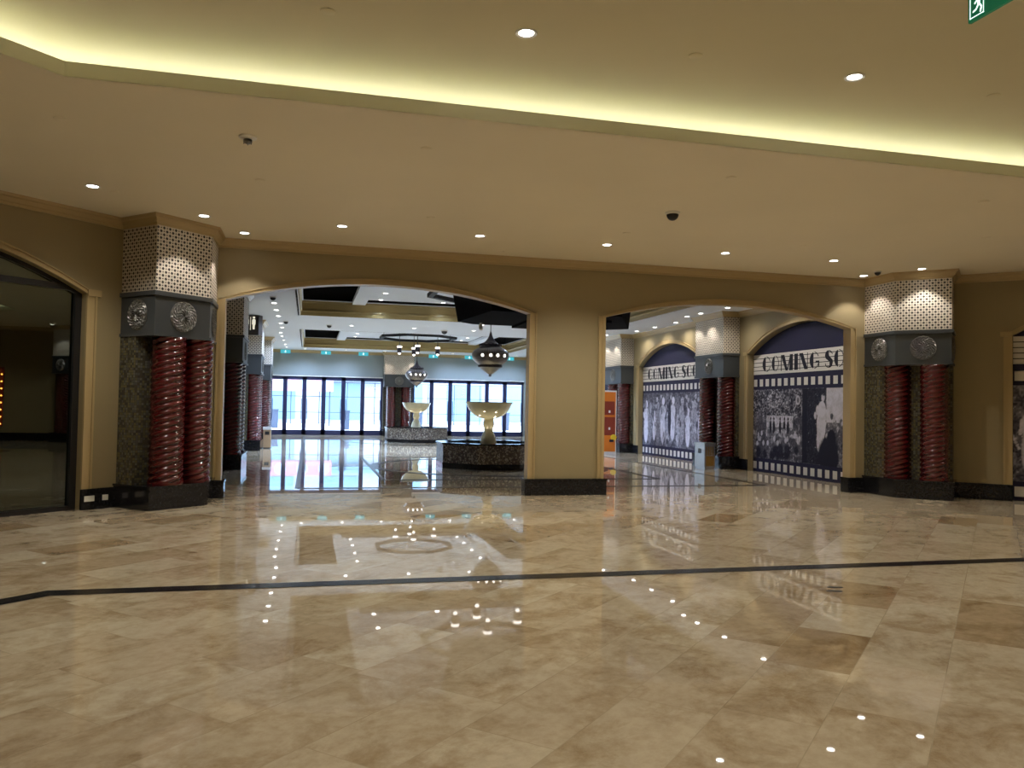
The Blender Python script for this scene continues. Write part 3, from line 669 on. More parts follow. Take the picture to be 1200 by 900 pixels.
mb = MB(); mb.lathe([(.04, -.03), (.042, -.055), (.025, -.07), (0, -.072)], 20)
for k in range(4): mb.box(-.004 + .034 * cos(k * pi / 2), .004 + .034 * cos(k * pi / 2), -.004 + .034 * sin(k * pi / 2), .004 + .034 * sin(k * pi / 2), -.075, -.03)
mb.build('sensor', M['silver'], r, smooth=True)
def dome(x, y, z, label, s=1.0):
    r = thing('dome_camera', label, 'security camera', (x, y, z)); r.scale = (s, s, s)
    mb = MB(); mb.lathe([(0, 0), (.095, 0), (.098, -.012), (.08, -.03), (.07, -.03)], 28); mb.build('housing', M['white'], r, smooth=True)
    mb = MB(); mb.lathe([(.078 * cos(t), -.03 - .078 * sin(t)) for t in [pi / 2 * i / 8 for i in range(9)]], 28); mb.build('dome', M['black'], r, smooth=True)
dome(4.53, 9.67, ZC, 'black dome camera in the middle of the front ceiling')
dome(9.90, 12.55, ZC, 'small dark dome camera above the right corner column', .7)
dome(4.46, 27.5, Z2, 'dark dome camera near the far ring chandelier', 1.3)
dome(.60, 27.2, Z2, 'small dark dome camera between the coffers at left', 1.0)
dome(-.9, 20.6, Z2, 'dark dome camera above the left aisle, nearer', .9)
dome(-.75, 26.6, Z2, 'dark dome camera above the left aisle, farther', .9)

# ------------------------------------------------------------------ black canopy hanging just behind the pier
def cham(x0, x1, y0, y1, c): return [(x0, y0), (x1, y0), (x1, y1 - c), (x1 - c * 1.1, y1), (x0 + c * 1.1, y1), (x0, y1 - c)]
r = thing('ceiling_canopy', 'large black faceted canopy hanging behind the wall pier', 'canopy', (4.7, 15.1, 3.2))
def lc(p, dx=4.7, dy=15.1): return [(x - dx, y - dy) for x, y in p]
mb = MB(); mb.frustum(lc([(3.1, 13.95), (5.55, 13.95), (6.54, 16.06), (6.15, 16.42), (3.25, 16.40), (2.87, 16.05)]), 0, lc([(3.0, 13.9), (5.65, 13.9), (6.66, 16.1), (6.25, 16.55), (3.10, 16.55), (2.70, 16.1)]), .90); mb.build('shell', M['canopy'], r)
mb = MB(); mb.box(4.08 - 4.7, 5.6 - 4.7, 14.6 - 15.1, 16.42 - 15.1, -.045, 0); mb.build('access_panel', M['canopy'], r)
mb = MB(); mb.cyl((-1.35, 1.0, -.05), (-1.35, 1.0, 0), .02, 10); mb.cyl((-1.35, 1.0, -.05), (-1.35, .95, -.13), .04, 14); mb.build('spotlight', M['white'], r)

# ------------------------------------------------------------------ lanterns, chandelier rings, pendants
def lantern(x, y, label):
    r = thing('moroccan_lantern', label, 'lantern', (x, y, 0), 0, 'lanterns over the fountains')
    up_ = [(.012, 3.42), (.03, 3.36), (.045, 3.30), (.075, 3.24), (.12, 3.18), (.185, 3.12), (.20, 3.10)]
    mb = MB(); mb.lathe(up_, 40); mb.build('spire', M['bronze'], r, smooth=True)
    mb = MB(); mb.lathe([(.20, 3.10), (.27, 3.085), (.275, 3.05), (.25, 3.03)], 16); 
    for k in range(16):
        t = 2 * pi * k / 16; mb.cyl((.265 * cos(t), .265 * sin(t), 3.10), (.275 * cos(t), .275 * sin(t), 3.04), .022, 8)
    mb.build('crown_rim', M['bronze'], r, smooth=True)
    body = [(.25, 3.03), (.33, 2.99), (.41, 2.94), (.46, 2.88), (.475, 2.81), (.46, 2.74), (.41, 2.66), (.33, 2.59), (.27, 2.55)]
    mb = MB(); mb.lathe(body, 48); mb.build('pierced_body', M['lantern'], r, smooth=True)
    mb = MB(); mb.lathe([(.27, 2.55), (.295, 2.545), (.285, 2.50), (.25, 2.49), (.17, 2.42), (.09, 2.36), (.045, 2.33), (.03, 2.31), (.045, 2.29), (.02, 2.27), (0, 2.265)], 40)
    for k in range(20):
        t = 2 * pi * k / 20; mb.cyl((.285 * cos(t), .285 * sin(t), 2.56), (.28 * cos(t), .28 * sin(t), 2.51), .026, 8)
    mb.build('finial', M['bronze'], r, smooth=True)
    mb = MB(); mb.cyl((0, 0, 3.40), (0, 0, 4.62), .010, 8); mb.build('rod', M['bronze'], r)
    for k in (-101, -79, -127, -53, 79, 101, 53, 127):
        t = radians(k); mb = MB(); mb.sphere((.455 * cos(t), .455 * sin(t), 2.79), .042, 12); mb.build('bulb', M['bulbglow'], r, smooth=True)
    l = spotdata('lantern_lamp', 90, (1, .85, .6), 110, .6)
    o = bpy.data.objects.new('lamp', l); COL.objects.link(o); o.parent = r; o.location = (0, 0, 2.22)
    return r
lantern(4.45, 20.1, 'nearer and larger pierced bronze lantern over the near fountain')
lantern(4.38, 34.0, 'farther and smaller pierced bronze lantern over the far fountain')
def ring(x, y, label, plabel):
    r = thing('ring_chandelier', label, 'chandelier', (x, y, 4.34), 0, 'octagonal ring chandeliers')
    o8 = [(1.68 * cos(pi / 8 + k * pi / 4), 1.68 * sin(pi / 8 + k * pi / 4)) for k in range(8)]
    mb = MB(); sweep(mb, o8[::-1], [(0, -.05), (0, .05), (.14, .05), (.14, -.05)], True)
    mb.build('ring', M['void'], r)
    for k in range(0, 8, 2):
        mb = MB(); p = (o8[k][0] * .95, o8[k][1] * .95); mb.cyl((*p, .02), (*p, .24), .008, 6); mb.build('hanger', M['black'], r)
    for k, (a, rr) in enumerate(((174, .76), (6, .86), (262, .72), (95, .75))):
        px, py = x + rr * cos(radians(a)), y + rr * sin(radians(a))
        q = thing('pendant_light', plabel % ('left', 'right', 'front', 'back')[k], 'pendant light', (px, py, 0), 0, 'pendants inside the ring chandeliers')
        mb = MB(); mb.cyl((0, 0, 4.05), (0, 0, 4.60), .012, 8); mb.build('rod', M['black'], q)
        mb = MB(); mb.lathe([(0, 4.07), (.03, 4.05), (.095, 3.93), (.095, 3.72), (.08, 3.70), (0, 3.70)], 16); mb.build('shade', M['bronze'], q, smooth=True)
        mb = MB(); mb.sphere((0, 0, 3.68), .055, 12); mb.build('bulb', M['bulbglow'], q, smooth=True)
        mb = MB(); mb.lathe([(.098, 3.99), (.105, 3.96), (.098, 3.92)], 16); mb.build('light_band', M['bulbglow'], q, smooth=True)
ring(4.45, 20.1, 'near octagonal black ring chandelier, mostly hidden by the arch', '%s pendant inside the near ring chandelier')
ring(4.40, 34.0, 'octagonal black ring chandelier hanging in the far coffer', '%s pendant inside the far ring chandelier')

# ------------------------------------------------------------------ fountains
BASIN = spotdata('basin_lamp', 7, (1.0, .85, .60), 70, .6)
def fountain(x, y, label):
    r = thing('fountain', label, 'fountain', (x, y, 0), 0, 'bowl fountains')
    def o8(a): R = a / cos(pi / 8); return [(R * cos(pi / 8 + k * pi / 4), R * sin(pi / 8 + k * pi / 4)) for k in range(8)]
    mb = MB(); mb.prism(o8(1.25), 0, .13); mb.build('kerb', M['granite'], r)
    mb = MB(); outer, inner = o8(1.24), o8(1.08); n = 8; u = 0
    for i in range(8):
        j = (i + 1) % 8; a, b = outer[i], outer[j]; L = hypot(b[0]-a[0], b[1]-a[1])
        mb.face([(*a, .13), (*b, .13), (*b, .58), (*a, .58)], [(u, .13), (u + L, .13), (u + L, .58), (u, .58)])
        mb.face([(*inner[j], .13), (*inner[i], .13), (*inner[i], .58), (*inner[j], .58)], [(u, .13), (u + L, .13), (u + L, .58), (u, .58)]); u += L
    mb.build('basin_wall', M['basin_mosaic'], r)
    mb = MB(); a, b, c, d = o8(1.27), o8(1.05), .58, .615
    for i in range(8):
        j = (i + 1) % 8
        mb.face([(*a[i], d), (*a[j], d), (*b[j], d), (*b[i], d)]); mb.face([(*a[i], c), (*a[j], c), (*b[j], c), (*b[i], c)])
        mb.face([(*a[i], c), (*a[j], c), (*a[j], d), (*a[i], d)]); mb.face([(*b[i], c), (*b[j], c), (*b[j], d), (*b[i], d)])
    mb.build('rim', M['granite'], r)
    mb = MB(); mb.face([(*p, .52) for p in o8(1.08)]); mb.build('water', M['water'], r)
    mb = MB(); mb.lathe([(0, .50), (.20, .50), (.205, .60), (.20, .68), (.17, .78), (.125, .87), (.105, .93), (.11, .96), (.13, 1.0), (.14, 1.06), (.135, 1.12), (.12, 1.17), (.12, 1.21), (0, 1.21)], 40)
    mb.build('pedestal', M['bowl'], r, smooth=True)
    out = [(.0, 1.195), (.12, 1.20), (.24, 1.225), (.35, 1.28), (.44, 1.35), (.51, 1.43), (.55, 1.51), (.575, 1.58), (.60, 1.605), (.60, 1.625), (.565, 1.62), (.54, 1.56), (.48, 1.45), (.38, 1.34), (.25, 1.27), (0, 1.25)]
    mb = MB(); mb.lathe(out, 48); mb.build('bowl', M['bowl'], r, smooth=True)
    for k in range(4):
        t = pi / 4 + k * pi / 2; mb = MB(); mb.cyl((.62 * cos(t), .62 * sin(t), .50), (.62 * cos(t), .62 * sin(t), .545), .045, 12); mb.build('basin_light', M['brass'], r)
        l = bpy.data.objects.new('lamp', BASIN); COL.objects.link(l); l.parent = r; l.location = (.62 * cos(t), .62 * sin(t), .58); l.rotation_euler = (0, radians(152), t)
fountain(4.45, 20.15, 'near octagonal mosaic fountain with pale stone bowl')
fountain(4.40, 34.0, 'far octagonal mosaic fountain with pale stone bowl')

# ------------------------------------------------------------------ printed hoardings
def photo_print(fr, u0, u1, z0, z1, d, seed, parent, scene=1):
    rs = np.random.RandomState(seed); nu, nz = 300, 112
    U, Z = np.meshgrid(np.linspace(0, 1, nu), np.linspace(0, 1, nz), indexing='ij'); A = (u1 - u0); s = U * A; t = Z * (z1 - z0)
    def noise(cells_u, cells_z):
        g = rs.rand(cells_u + 2, cells_z + 2); x = U * cells_u; y = Z * cells_z; i = x.astype(int); j = y.astype(int); fx = x - i; fy = y - j
        fx = fx * fx * (3 - 2 * fx); fy = fy * fy * (3 - 2 * fy)
        return (g[i, j] * (1 - fx) * (1 - fy) + g[i + 1, j] * fx * (1 - fy) + g[i, j + 1] * (1 - fx) * fy + g[i + 1, j + 1] * fx * fy)
    big = noise(14, 6); med = noise(46, 20); fine = noise(170, 62)
    V = .06 + .10 * big + .10 * (med > .62) * fine
    def ell(cs, ct, rs_, rt, val, soft=.25):
        nonlocal V
        q = ((s - cs) / rs_) ** 2 + ((t - ct) / rt) ** 2; m = np.clip((1 - q) / soft, 0, 1); V = V * (1 - m) + val * m
    def box(a, b, c, e, val):
        nonlocal V
        m = (s > a) & (s < b) & (t > c) & (t < e); V = np.where(m, val, V)
    def figure(cs, base_t, h, val, wide=1.0, head=None):
        ell(cs, base_t + h * .34, h * .13 * wide, h * .36, val * (.8 + .4 * rs.rand()), .3)
        ell(cs, base_t + h * .66, h * .15 * wide, h * .17, val, .3)
        ell(cs + .02 * h, base_t + h * .90, h * .075, h * .095, head if head is not None else val * 1.2, .3)
    if scene == 1:
        foliage = (t > 1.05) & (s < 2.1); V = np.where(foliage, .03 + .34 * med * fine * (.4 + big) + .08 * (fine > .7), V)
        box(.62, 1.75, .78, 1.08, .50); V = np.where((s > .62) & (s < 1.75) & (t > .78) & (t < 1.08), .40 + .22 * fine, V)
        V = np.where((s > .60) & (s < 1.9) & (t > .55) & (t < .8), .16 + .34 * (med > .45) * fine, V)
        for cs in (.80, .95, 1.22, 1.40, 1.55): ell(cs, .80, .055, .17, .03); ell(cs, 1.0, .035, .045, .03)
        for k in range(26): c = rs.rand() * 2.1; ell(c, .35 + .35 * rs.rand(), .05, .07, .22 + .35 * rs.rand())
        for k in range(12): ell(.2 + 1.8 * rs.rand(), .10 + .22 * rs.rand(), .10 + .1 * rs.rand(), .10 + .1 * rs.rand(), .04, .7)
        ell(1.95, 1.45, .10, .12, .50); ell(1.95, 1.45, .05, .07, .15)
        box(2.12, 2.30, 0, 1.72, .03); box(2.30, 3.0, 0, 1.72, .045)
        box(3.02, 3.75, .95, 1.72, .55)
        for k in range(60): ell(2.95 + 1.8 * rs.rand(), .25 + .85 * rs.rand(), .06, .075, .10 + .42 * rs.rand() ** 2)
        for k in range(14): ell(3.1 + 1.5 * rs.rand(), .2 + .55 * rs.rand(), .12, .2, .04 + .12 * rs.rand(), .4)
        # standing woman in a white blouse and skirt
        ell(2.84, .90, .17, .40, .60, .15); ell(2.80, .55, .13, .30, .56, .2); ell(2.86, 1.24, .15, .19, .64, .15)
        ell(2.70, 1.22, .06, .12, .60, .3); ell(2.62, 1.10, .05, .09, .56, .3); ell(2.90, 1.50, .065, .10, .48, .2); ell(2.92, 1.60, .075, .06, .05, .3)
        ell(3.02, 1.12, .05, .14, .55, .3)
        # big dark foreground back
        ell(3.10, .22, .40, .46, .025, .35); ell(3.20, .62, .16, .20, .02, .3)
    else:
        V = .05 + .16 * big * med + .06 * fine
        for k in range(34): ell(4.6 * rs.rand(), .9 + .7 * rs.rand(), .07, .08, .10 + .38 * rs.rand())
        for (cs, b, h, v) in ((.30, .05, 1.45, .55), (.62, .02, 1.25, .25), (.95, .15, 1.0, .62), (1.25, .05, 1.4, .22), (1.62, .1, 1.5, .50), (1.95, .02, 1.1, .30), (2.35, .2, 1.4, .55), (2.7, .05, 1.0, .35), (3.0, .1, 1.5, .3), (3.4, .05, 1.2, .55), (3.8, .1, 1.4, .3), (4.2, .1, 1.3, .5)):
            figure(cs, b, h, v)
            for q in range(5):
                a0 = rs.rand() * 1.2 - .6; L0 = h * .16; x0 = cs + (rs.rand() - .5) * .3 * h; y0 = b + h * (.25 + .5 * rs.rand())
                for w in range(5): ell(x0 + sin(a0) * L0 * w / 4, y0 + cos(a0) * L0 * w / 4, .028, .035, v * (.7 + .5 * rs.rand()), .4)
        for k in range(40): ell(4.6 * rs.rand(), .1 + 1.3 * rs.rand(), .03 + .05 * rs.rand(), .05 + .12 * rs.rand(), .05 + .5 * rs.rand() ** 2)
        ell(2.12, .9, .12, .6, .04, .3)
    V = V * np.where(V > .45, .85 + .25 * fine, .55 + .9 * fine) * (.85 + .3 * med); V = V + (fine > .93) * (med > .4) * .25 * (V > .05)
    V = np.clip((V - .03) * 1.25, .008, .72)
    col = np.stack([V * .93, V * .92, V * 1.08 + .018, np.ones_like(V)], -1)
    verts = [fr.P(u0 + a * A, z0 + b * (z1 - z0), d) for a, b in zip(U.ravel(), Z.ravel())]
    faces = [(i * nz + j, (i + 1) * nz + j, (i + 1) * nz + j + 1, i * nz + j + 1) for i in range(nu - 1) for j in range(nz - 1)]
    me = bpy.data.meshes.new('photo_print'); me.from_pydata(verts, [], faces); me.materials.append(M['print'])
    ca = me.color_attributes.new('print', 'FLOAT_COLOR', 'POINT'); ca.data.foreach_set('color', col.reshape(-1).astype(np.float32))
    o = bpy.data.objects.new('photo_print', me); COL.objects.link(o); o.parent = parent
    o['label'] = 'black and white film still of %s' % ('a woman in white before a seated crowd' if scene == 1 else 'a standing crowd of figures')
    return o

def glyph(ch, x0, x1, z0, z1):
    """deco fat-face letters as filled outlines: list of polygons"""
    w = x1 - x0; h = z1 - z0; P = []
    def q(pts): P.append([(x0 + a * w, z0 + b * h) for a, b in pts])
    def ring(cx, cy_, rx, ry, tx, ty, a0, a1, n=22):
        for i in range(n):
            t0 = a0 + (a1 - a0) * i / n; t1 = a0 + (a1 - a0) * (i + 1) / n
            q([(cx + rx * cos(t0), cy_ + ry * sin(t0)), (cx + rx * cos(t1), cy_ + ry * sin(t1)), (cx + tx * cos(t1), cy_ + ty * sin(t1)), (cx + tx * cos(t0), cy_ + ty * sin(t0))])
    def half(sgn, cut):   # fat half-moon on one side
        n = 16; cx = .5 + sgn * cut
        pts = [(cx, .5 + .5 * sqrt(max(0, 1 - (cut / .5) ** 2)))]
        out = [(.5 + .5 * cos(t), .5 + .5 * sin(t)) for t in [pi / 2 + (pi) * i / n for i in range(n + 1)]]
        if sgn > 0: out = [(1 - a, b) for a, b in out]
        out = [(a, b) for a, b in out if (a - cx) * sgn >= 0]
        q(out)
    if ch == 'O': half(-1, .08); ring(.5, .5, .5, .5, .42, .46, -pi / 2, pi / 2)
    elif ch == 'C': half(-1, .05); ring(.5, .5, .5, .5, .42, .45, pi * .12, pi / 2); ring(.5, .5, .5, .5, .42, .45, -pi / 2, -pi * .12)
    elif ch == 'G': half(-1, .05); ring(.5, .5, .5, .5, .42, .45, pi * .15, pi / 2); ring(.5, .5, .5, .5, .42, .45, -pi / 2, -pi * .06); q([(.62, .38), (1.0, .38), (1.0, .46), (.62, .46)]); q([(.9, .12), (1.0, .12), (1.0, .42), (.9, .42)])
    elif ch == 'I': q([(.1, 0), (.9, 0), (.9, 1), (.1, 1)])
    elif ch == 'M': q([(0, 0), (.07, 0), (.07, 1), (0, 1)]); q([(0, 1), (.30, 1), (.58, 0), (.40, 0)]); q([(.52, .12), (.58, 0), (.86, 1), (.78, 1)]); q([(.70, 0), (1, 0), (1, 1), (.74, 1)])
    elif ch == 'N': q([(0, 0), (.08, 0), (.08, 1), (0, 1)]); q([(0, 1), (.42, 1), (1, 0), (.60, 0)]); q([(.92, 0), (1, 0), (1, 1), (.92, 1)])
    elif ch == 'S':
        q([(.02, .72), (.10, .90), (.30, 1), (.62, 1), (.85, .92), (.96, .78), (.90, .76), (.74, .90), (.55, .95), (.45, .93)][:10])
        q([(.02, .72), (.45, .95), (.52, .70), (.98, .42), (.98, .25), (.55, .35), (.10, .55)])
        q([(.98, .28), (.88, .08), (.66, 0), (.36, 0), (.12, .08), (.02, .24), (.08, .26), (.22, .10), (.42, .05), (.58, .10), (.58, .35)])
    return P
def hoarding(fr, cu, half, zs, rise, d, label, seed, scene, letters=True, group='film strip hoardings'):
    r = thing('poster_hoarding', label, 'poster', (0, 0, 0), 0, group)
    ctr = fr.P(cu, 0, d); 
    u0, u1 = cu - half, cu + half
    mb = MB(); flat(mb, fr, [(u0, 0)] + arc(cu, half, zs, rise) + [(u1, 0)], d - .03, d); mb.build('panel', M['navy'], r)
    mb = MB(); flat(mb, fr, [(u0, 2.44), (u1, 2.44), (u1, 2.94), (u0, 2.94)], d, d + .004); bn = mb.build('banner', M['paper'], r)
    mb = MB()
    for z in (2.53, 2.63, 2.73, 2.83): flat(mb, fr, [(u0, z), (u1, z), (u1, z + .016), (u0, z + .016)], d + .004, d + .006)
    mb.build('rules', M['ink'], bn)
    mb = MB(); n = int(2 * half / .27)
    for k in range(n + 1):
        a = u0 + .02 + k * .27
        for (za, zb) in ((2.14, 2.32), (.07, .25)):
            if a + .15 < u1: flat(mb, fr, [(a, za), (a + .15, za), (a + .15, zb), (a, zb)], d, d + .004)
    mb.build('film_perforations', M['paper'], r)
    photo_print(fr, u0, u1, .34, 2.06, d + .004, seed, r, scene)
    if letters:
        S_ = [('C', .42, .79), ('O', .84, 1.15), ('M', 1.24, 1.74), ('I', 1.78, 1.96), ('N', 2.0, 2.33), ('G', 2.40, 2.76), ('S', 2.96, 3.25), ('O', 3.29, 3.62), ('O', 3.67, 4.0), ('N', 4.05, 4.38)]
        for ch, a, b in S_:
            mb = MB()
            for poly in glyph(ch, u0 + a, u0 + b, 2.50, 2.88): mb.face([fr.P(u, z, d + .008) for u, z in poly])
            mb.build('letter_' + ch.lower(), M['ink'], bn)
    return r
hoarding(FR, ur(16.4), 2.29, 2.97, .60, -.15, 'film strip poster with a woman in white, nearer of the two in the right aisle', 3, 1)
hoarding(FR, ur(23.5), 2.29, 2.97, .60, -.15, 'film strip poster of standing figures, farther one in the right aisle', 11, 2)
hoarding(DR, RW[0], 2.29, 2.95, .60, -.16, 'film strip poster cut off by the right edge of the picture', 5, 2, letters=False)

# third bay: closed navy shopfront
c3 = ur(30.6); mb = MB(); flat(mb, FR, [(c3 - 2.29, 0)] + arc(c3, 2.29, 2.97, .61) + [(c3 + 2.29, 0)], -.20, -.18)
tag(mb.build('shop_hoarding', M['navy']), 'plain navy shopfront hoarding behind the orange display stand', 'hoarding')
# free standing orange display just left of the far column pair
r = thing('display_stand', 'orange display stand with dark red panels, left of the far column', 'display stand', (9.30, 25.3, 0))
mb = MB(); mb.box(-.62, .62, 0, .32, .0, 2.12); mb.build('cabinet', M['paper'], r)
mb = MB(); mb.box(-.585, .585, -.012, 0, .10, 2.07); og = mb.build('orange_front', M['orange'], r)
for nm_, (a, b, c, d), m_ in (('dark_red_panel', (-.52, .55, 1.31, 1.76), 'darkred'), ('dark_red_panel', (-.52, .57, .64, 1.24), 'darkred')):
    mb = MB(); mb.box(a, b, -.017, -.012, c, d); mb.build(nm_, M[m_], og)
mb = MB(); mb.cyl((.52, -.035, .57), (.52, -.012, .57), .10, 24); mb.build('yellow_disc', M['yellow'], og)
mb = MB(); mb.box(.38, .52, -.04, -.012, .42, .50); mb.build('black_shape', M['ink'], og)
mb = MB()
for k in range(5): mb.box(-.45, .18, -.02, -.017, .74 + k * .085, .765 + k * .085)
mb.box(.34, .40, -.02, -.017, .82, .90); mb.box(.34, .40, -.02, -.017, 1.38, 1.46)
mb.build('printed_lines', M['paper'], og)
# pale hoarding on the left wall behind the nearest column pair
mb = MB(); flat(mb, FL, [(.9, .29), (5.3, .29), (5.3, 2.38), (.9, 2.38)], 0.0, .04)
tag(mb.build('wall_panel', M['pale']), 'pale bluish panel on the left wall beside the nearest column pair', 'panel')

# ------------------------------------------------------------------ glass doors at the far end
dn = 1
MULL = [[-1.80, -1.1, -.2, .71, 1.65, 2.58, 3.56], [5.04, 6.0, 6.95, 7.9, 8.85, 9.79, 10.78]]
for bank in MULL:
    for a, b in zip(bank[:-1], bank[1:]):
        mb = MB(); fw = .10
        mb.box(a, a + fw, YB, YB + .08, 0, 2.82); mb.box(b - fw, b, YB, YB + .08, 0, 2.82)
        mb.box(a, b, YB, YB + .08, 0, .24); mb.box(a, b, YB, YB + .08, 2.66, 2.82)
        dd = struct(mb.build('door_%d' % dn, M['frame'])); dn += 1
        mb = MB(); mb.face([(a + fw, YB + .04, .24), (b - fw, YB + .04, .24), (b - fw, YB + .04, 2.66), (a + fw, YB + .04, 2.66)]); mb.build('door_glass', M['glass_door'], dd)
        hx = b - .13 if dn % 2 else a + .13
        mb = MB(); mb.cyl((hx, YB - .05, .75), (hx, YB - .05, 1.75), .018, 8); mb.cyl((hx, YB - .05, .85), (hx, YB, .85), .012, 6); mb.cyl((hx, YB - .05, 1.65), (hx, YB, 1.65), .012, 6)
        mb.build('door_handle', M['frame'], dd)
mb = MB(); mb.box(XB[0][0], XB[0][1], YB - .06, YB, 2.83, 2.87); mb.box(XB[1][0], XB[1][1], YB - .06, YB, 2.83, 2.87); struct(mb.build('trim_21', M['white']))

# ------------------------------------------------------------------ signs
def running_man(mb, P, s):   # simple exit pictogram, P(u, z)
    def poly(pts): mb.face([P(a * s, b * s) for a, b in pts])
    poly([(.50 + .07 * cos(t), .86 + .07 * sin(t)) for t in [2 * pi * k / 12 for k in range(12)]])
    poly([(.42, .74), (.58, .76), (.56, .45), (.42, .45)]); poly([(.42, .74), (.44, .64), (.26, .52), (.22, .60)]); poly([(.56, .74), (.78, .62), (.74, .55), (.55, .64)])
    poly([(.42, .47), (.54, .45), (.36, .22), (.14, .16), (.14, .25), (.32, .30)]); poly([(.48, .46), (.58, .44), (.70, .26), (.62, .02), (.54, .05), (.60, .27)])
r = thing('exit_sign', 'green running man exit sign at the top right corner of the picture', 'exit sign', (4.2, 4.27, 4.1))
mb = MB(); mb.box(-.012, .012, -.36, .165, 0, .20); mb.build('panel', M['sign_green'], r)
mb = MB(); mb.box(-.03, .03, -.36, .165, .20, .25); mb.cyl((0, -.25, .25), (0, -.25, .42), .008, 8); mb.cyl((0, .05, .25), (0, .05, .42), .008, 8); mb.build('housing', M['steel'], r)
mb = MB()
P = lambda u, z: (-.014, .150 - u, .02 + z)
for (a, b, c, d) in ((0, .115, 0, .006), (0, .115, .154, .16), (0, .006, 0, .16), (.109, .115, 0, .16)): mb.face([P(a, c), P(b, c), P(b, d), P(a, d)])
running_man(mb, lambda u, z: P(u + .005, z + .01), .14)
mb.face([P(.2, .07), P(.32, .07), P(.32, .05), P(.2, .05)]); mb.face([P(.32, .09), P(.38, .06), P(.32, .03)])
mb.build('pictogram', M['sign_white'], r)
for i, x in enumerate((-1.12, .77, 2.56, 6.01, 7.84, 9.93)):
    r = thing('exit_sign', '%s teal exit sign from the left above the glass doors' % ORD[i], 'exit sign', (x, 40.3, 3.90), 0, 'exit signs over the doors')
    mb = MB(); mb.box(-.23, .23, -.03, .03, 0, .17); mb.build('panel', M['sign_teal'], r)
    mb = MB(); mb.cyl((-.15, 0, .17), (-.15, 0, .2), .01, 6); mb.cyl((.15, 0, .17), (.15, 0, .2), .01, 6); mb.build('hanger', M['steel'], r)
    mb = MB(); running_man(mb, lambda u, z: (u - .07, -.032, .015 + z), .14); mb.build('pictogram', M['sign_white'], r)
# restroom sign on the left column
r = thing('restroom_sign', 'dark restroom sign with a lit figure, hung before the left columns', 'sign', (-1.60, 25.05, 3.50))
mb = MB(); mb.prism([(-.24, -.06), (.12, -.06), (.22, .10), (.22, .16), (-.24, .16)], 0, .58); mb.build('box', M['sign_box'], r)
mb = MB(); P = lambda u, z: (u, -.063, z)
def person_icon(cx):
    mb.face([P(cx + .035 * cos(t), .51 + .035 * sin(t)) for t in [2 * pi * k / 14 for k in range(14)]])
    mb.face([P(cx + a, b) for a, b in ((-.035, .46), (.035, .46), (.048, .43), (.048, .31), (.032, .30), (.026, .16), (-.026, .16), (-.032, .30), (-.048, .31), (-.048, .43))])
person_icon(-.20); person_icon(-.015)
mb.face([P(a, b) for a, b in ((-.115, .14), (-.10, .14), (-.10, .52), (-.115, .52))])
mb.build('pictogram', M['sign_ivory'], r)

# ------------------------------------------------------------------ bins, sockets, floor slots, bulbs
r = thing('litter_bin', 'steel and brass litter bin beside the column between the film posters', 'bin', (10.02, 19.30, 0))
mb = MB(); mb.box(-.10, .20, -.20, .34, .04, .60); mb.build('body', M['steel'], r)
mb = MB(); mb.box(-.11, .21, -.21, .35, .60, .68); mb.box(-.08, .18, -.18, .32, 0, .04); mb.build('lid', M['steel'], r)
mb = MB(); mb.box(-.06, .17, -.206, -.20, .08, .34); mb.build('front_panel', M['brass'], r)
mb = MB()
for k in range(4): mb.box(-.06 + k * .06, -.03 + k * .06, -.206, -.20, .36, .58)
mb.build('front_grille', M['brass'], r)
mb = MB(); mb.box(-.106, -.10, -.02, .14, .40, .52); mb.build('flap', M['black'], r)
r = thing('litter_bin', 'tan litter bin with white top in front of the farthest left column', 'bin', (-1.24, 27.9, 0))
r.location = (-1.30, 28.22, 0)
mb = MB(); mb.box(-.12, .12, -.15, .15, .03, .62); mb.build('body', M['binwood'], r)
mb = MB(); mb.box(-.135, .135, -.165, .165, .62, .70); mb.build('lid', M['white'], r)
mb = MB(); mb.box(-.10, .10, -.13, .13, 0, .03); mb.build('foot', M['black'], r)
mb = MB(); mb.box(-.07, .07, -.156, -.15, .45, .56); mb.build('flap', M['black'], r)
r = thing('litter_bin', 'pale litter bin seen only mirrored in the dark shop window', 'bin', (15.3, 8.0, 0), radians(-45))
mb = MB(); mb.box(-.16, .16, -.22, .22, .03, .60); mb.build('body', M['white'], r)
mb = MB(); mb.box(-.17, .17, -.23, .23, .60, .67); mb.build('lid', M['steel'], r)
for u, t, w in ((7.35, 'larger left', .14), (7.58, 'smaller right', .08)):
    mb = MB(); p = DL.P(u - w / 2, .115, .045); e = (DL.u[0] * w, DL.u[1] * w, 0); n_ = (DL.n[0] * .012, DL.n[1] * .012, 0)
    mb.obox(p, e, n_, (0, 0, .075))
    tag(mb.build('wall_socket', M['white']), '%s white socket on the black skirting at left' % t, 'socket', 'skirting sockets')
for (x, y, t) in ((4.44, 6.15, 'farther'), (4.34, 6.02, 'nearer')):
    mb = MB(); mb.lathe([(0, .004), (.05, .004), (.055, .0)], 20)
    o = mb.build('floor_slot', M['black'], loc=(x, y, 0)); o.scale = (1.3, .55, 1); o.rotation_euler = (0, 0, radians(-14))
    tag(o, '%s small black floor slot right of centre' % t, 'floor fitting', 'floor slots')
r = thing('marquee_lights', 'string of amber bulbs seen mirrored at the left edge of the shop window', 'light string', (16.95, 4.72, 0))
mb = MB(); mb.box(0, .05, -.12, .12, .5, 2.6); mb.build('backing', M['darkred'], r)
for k in range(16):
    mb = MB(); mb.sphere((-.02, .06 * (-1) ** k, .6 + k * .125), .03, 10); mb.build('bulb', M['orangebulb'], r, smooth=True)

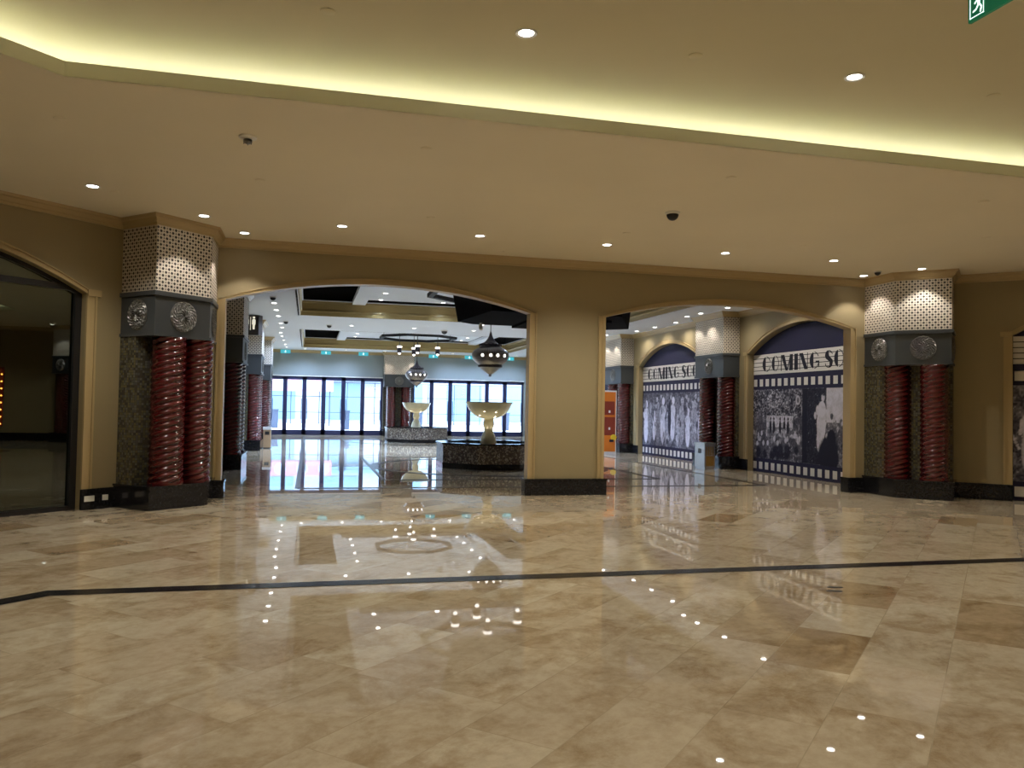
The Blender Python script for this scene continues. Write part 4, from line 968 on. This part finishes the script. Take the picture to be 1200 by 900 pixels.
# ------------------------------------------------------------------ outside the doors
mb = MB(); mb.face([(-30, 40.85, -.02), (45, 40.85, -.02), (45, 90, -.02), (-30, 90, -.02)]); struct(mb.build('ground', M['pavement']))
r = thing('building', 'white building across the forecourt beyond the glass doors', 'building', (5, 66, 0))
mb = MB(); mb.box(-22, 25, 0, 8, 0, 9); mb.build('wall', M['facade'], r)
for k in range(9):
    mb = MB(); mb.box(-19 + k * 5, -16 + k * 5, -.06, 0, .3, 3.2); mb.box(-19 + k * 5, -16 + k * 5, -.06, 0, 4.2, 6.4); mb.build('window', M['facade_blue'], r)
mb = MB(); mb.box(-21, 1, -.9, -.1, 3.4, 3.9); mb.build('canopy', M['facade_blue'], r)
r = thing('market_canopy', 'pale pink canopy outside the left doors', 'canopy', (-1.0, 56, 0))
mb = MB(); mb.box(-2.6, 2.6, -.5, 1.5, 2.35, 3.25); mb.build('cloth', M['facade_pink'], r)
for k in range(4):
    mb = MB(); mb.cyl((-2.1 + k * 1.4, -.53, 2.8), (-2.1 + k * 1.4, -.5, 2.8), .38, 20); mb.build('roundel', M['facade'], r)
for x in (-2.4, 2.4):
    mb = MB(); mb.cyl((x, .5, 0), (x, .5, 2.35), .05, 10); mb.build('post', M['bollard'], r)
for i, (x, y) in enumerate(((-2.0, 52), (2.2, 50), (4.6, 50), (6.6, 50), (12.6, 52))):
    mb = MB(); mb.box(-.22, .22, -.2, .2, -.02, 1.05); mb.box(-.26, .26, -.24, .24, 1.05, 1.15)
    tag(mb.build('bollard', M['bollard'], loc=(x, y, 0)), '%s grey post from the left outside the glass doors' % ORD[i], 'post', 'posts outside the doors')
r = thing('fence', 'thin dark railing outside the glass doors', 'fence', (4, 58, 0))
mb = MB(); mb.box(-9, 12, -.03, .03, 2.0, 2.05); mb.box(-9, 12, -.03, .03, 3.0, 3.05); mb.box(-9, 12, -.03, .03, .9, .95); mb.build('rail', M['bollard'], r)
for k in range(12):
    mb = MB(); mb.box(-9 + k * 1.9, -8.94 + k * 1.9, -.03, .03, 0, 3.05); mb.build('post', M['bollard'], r)
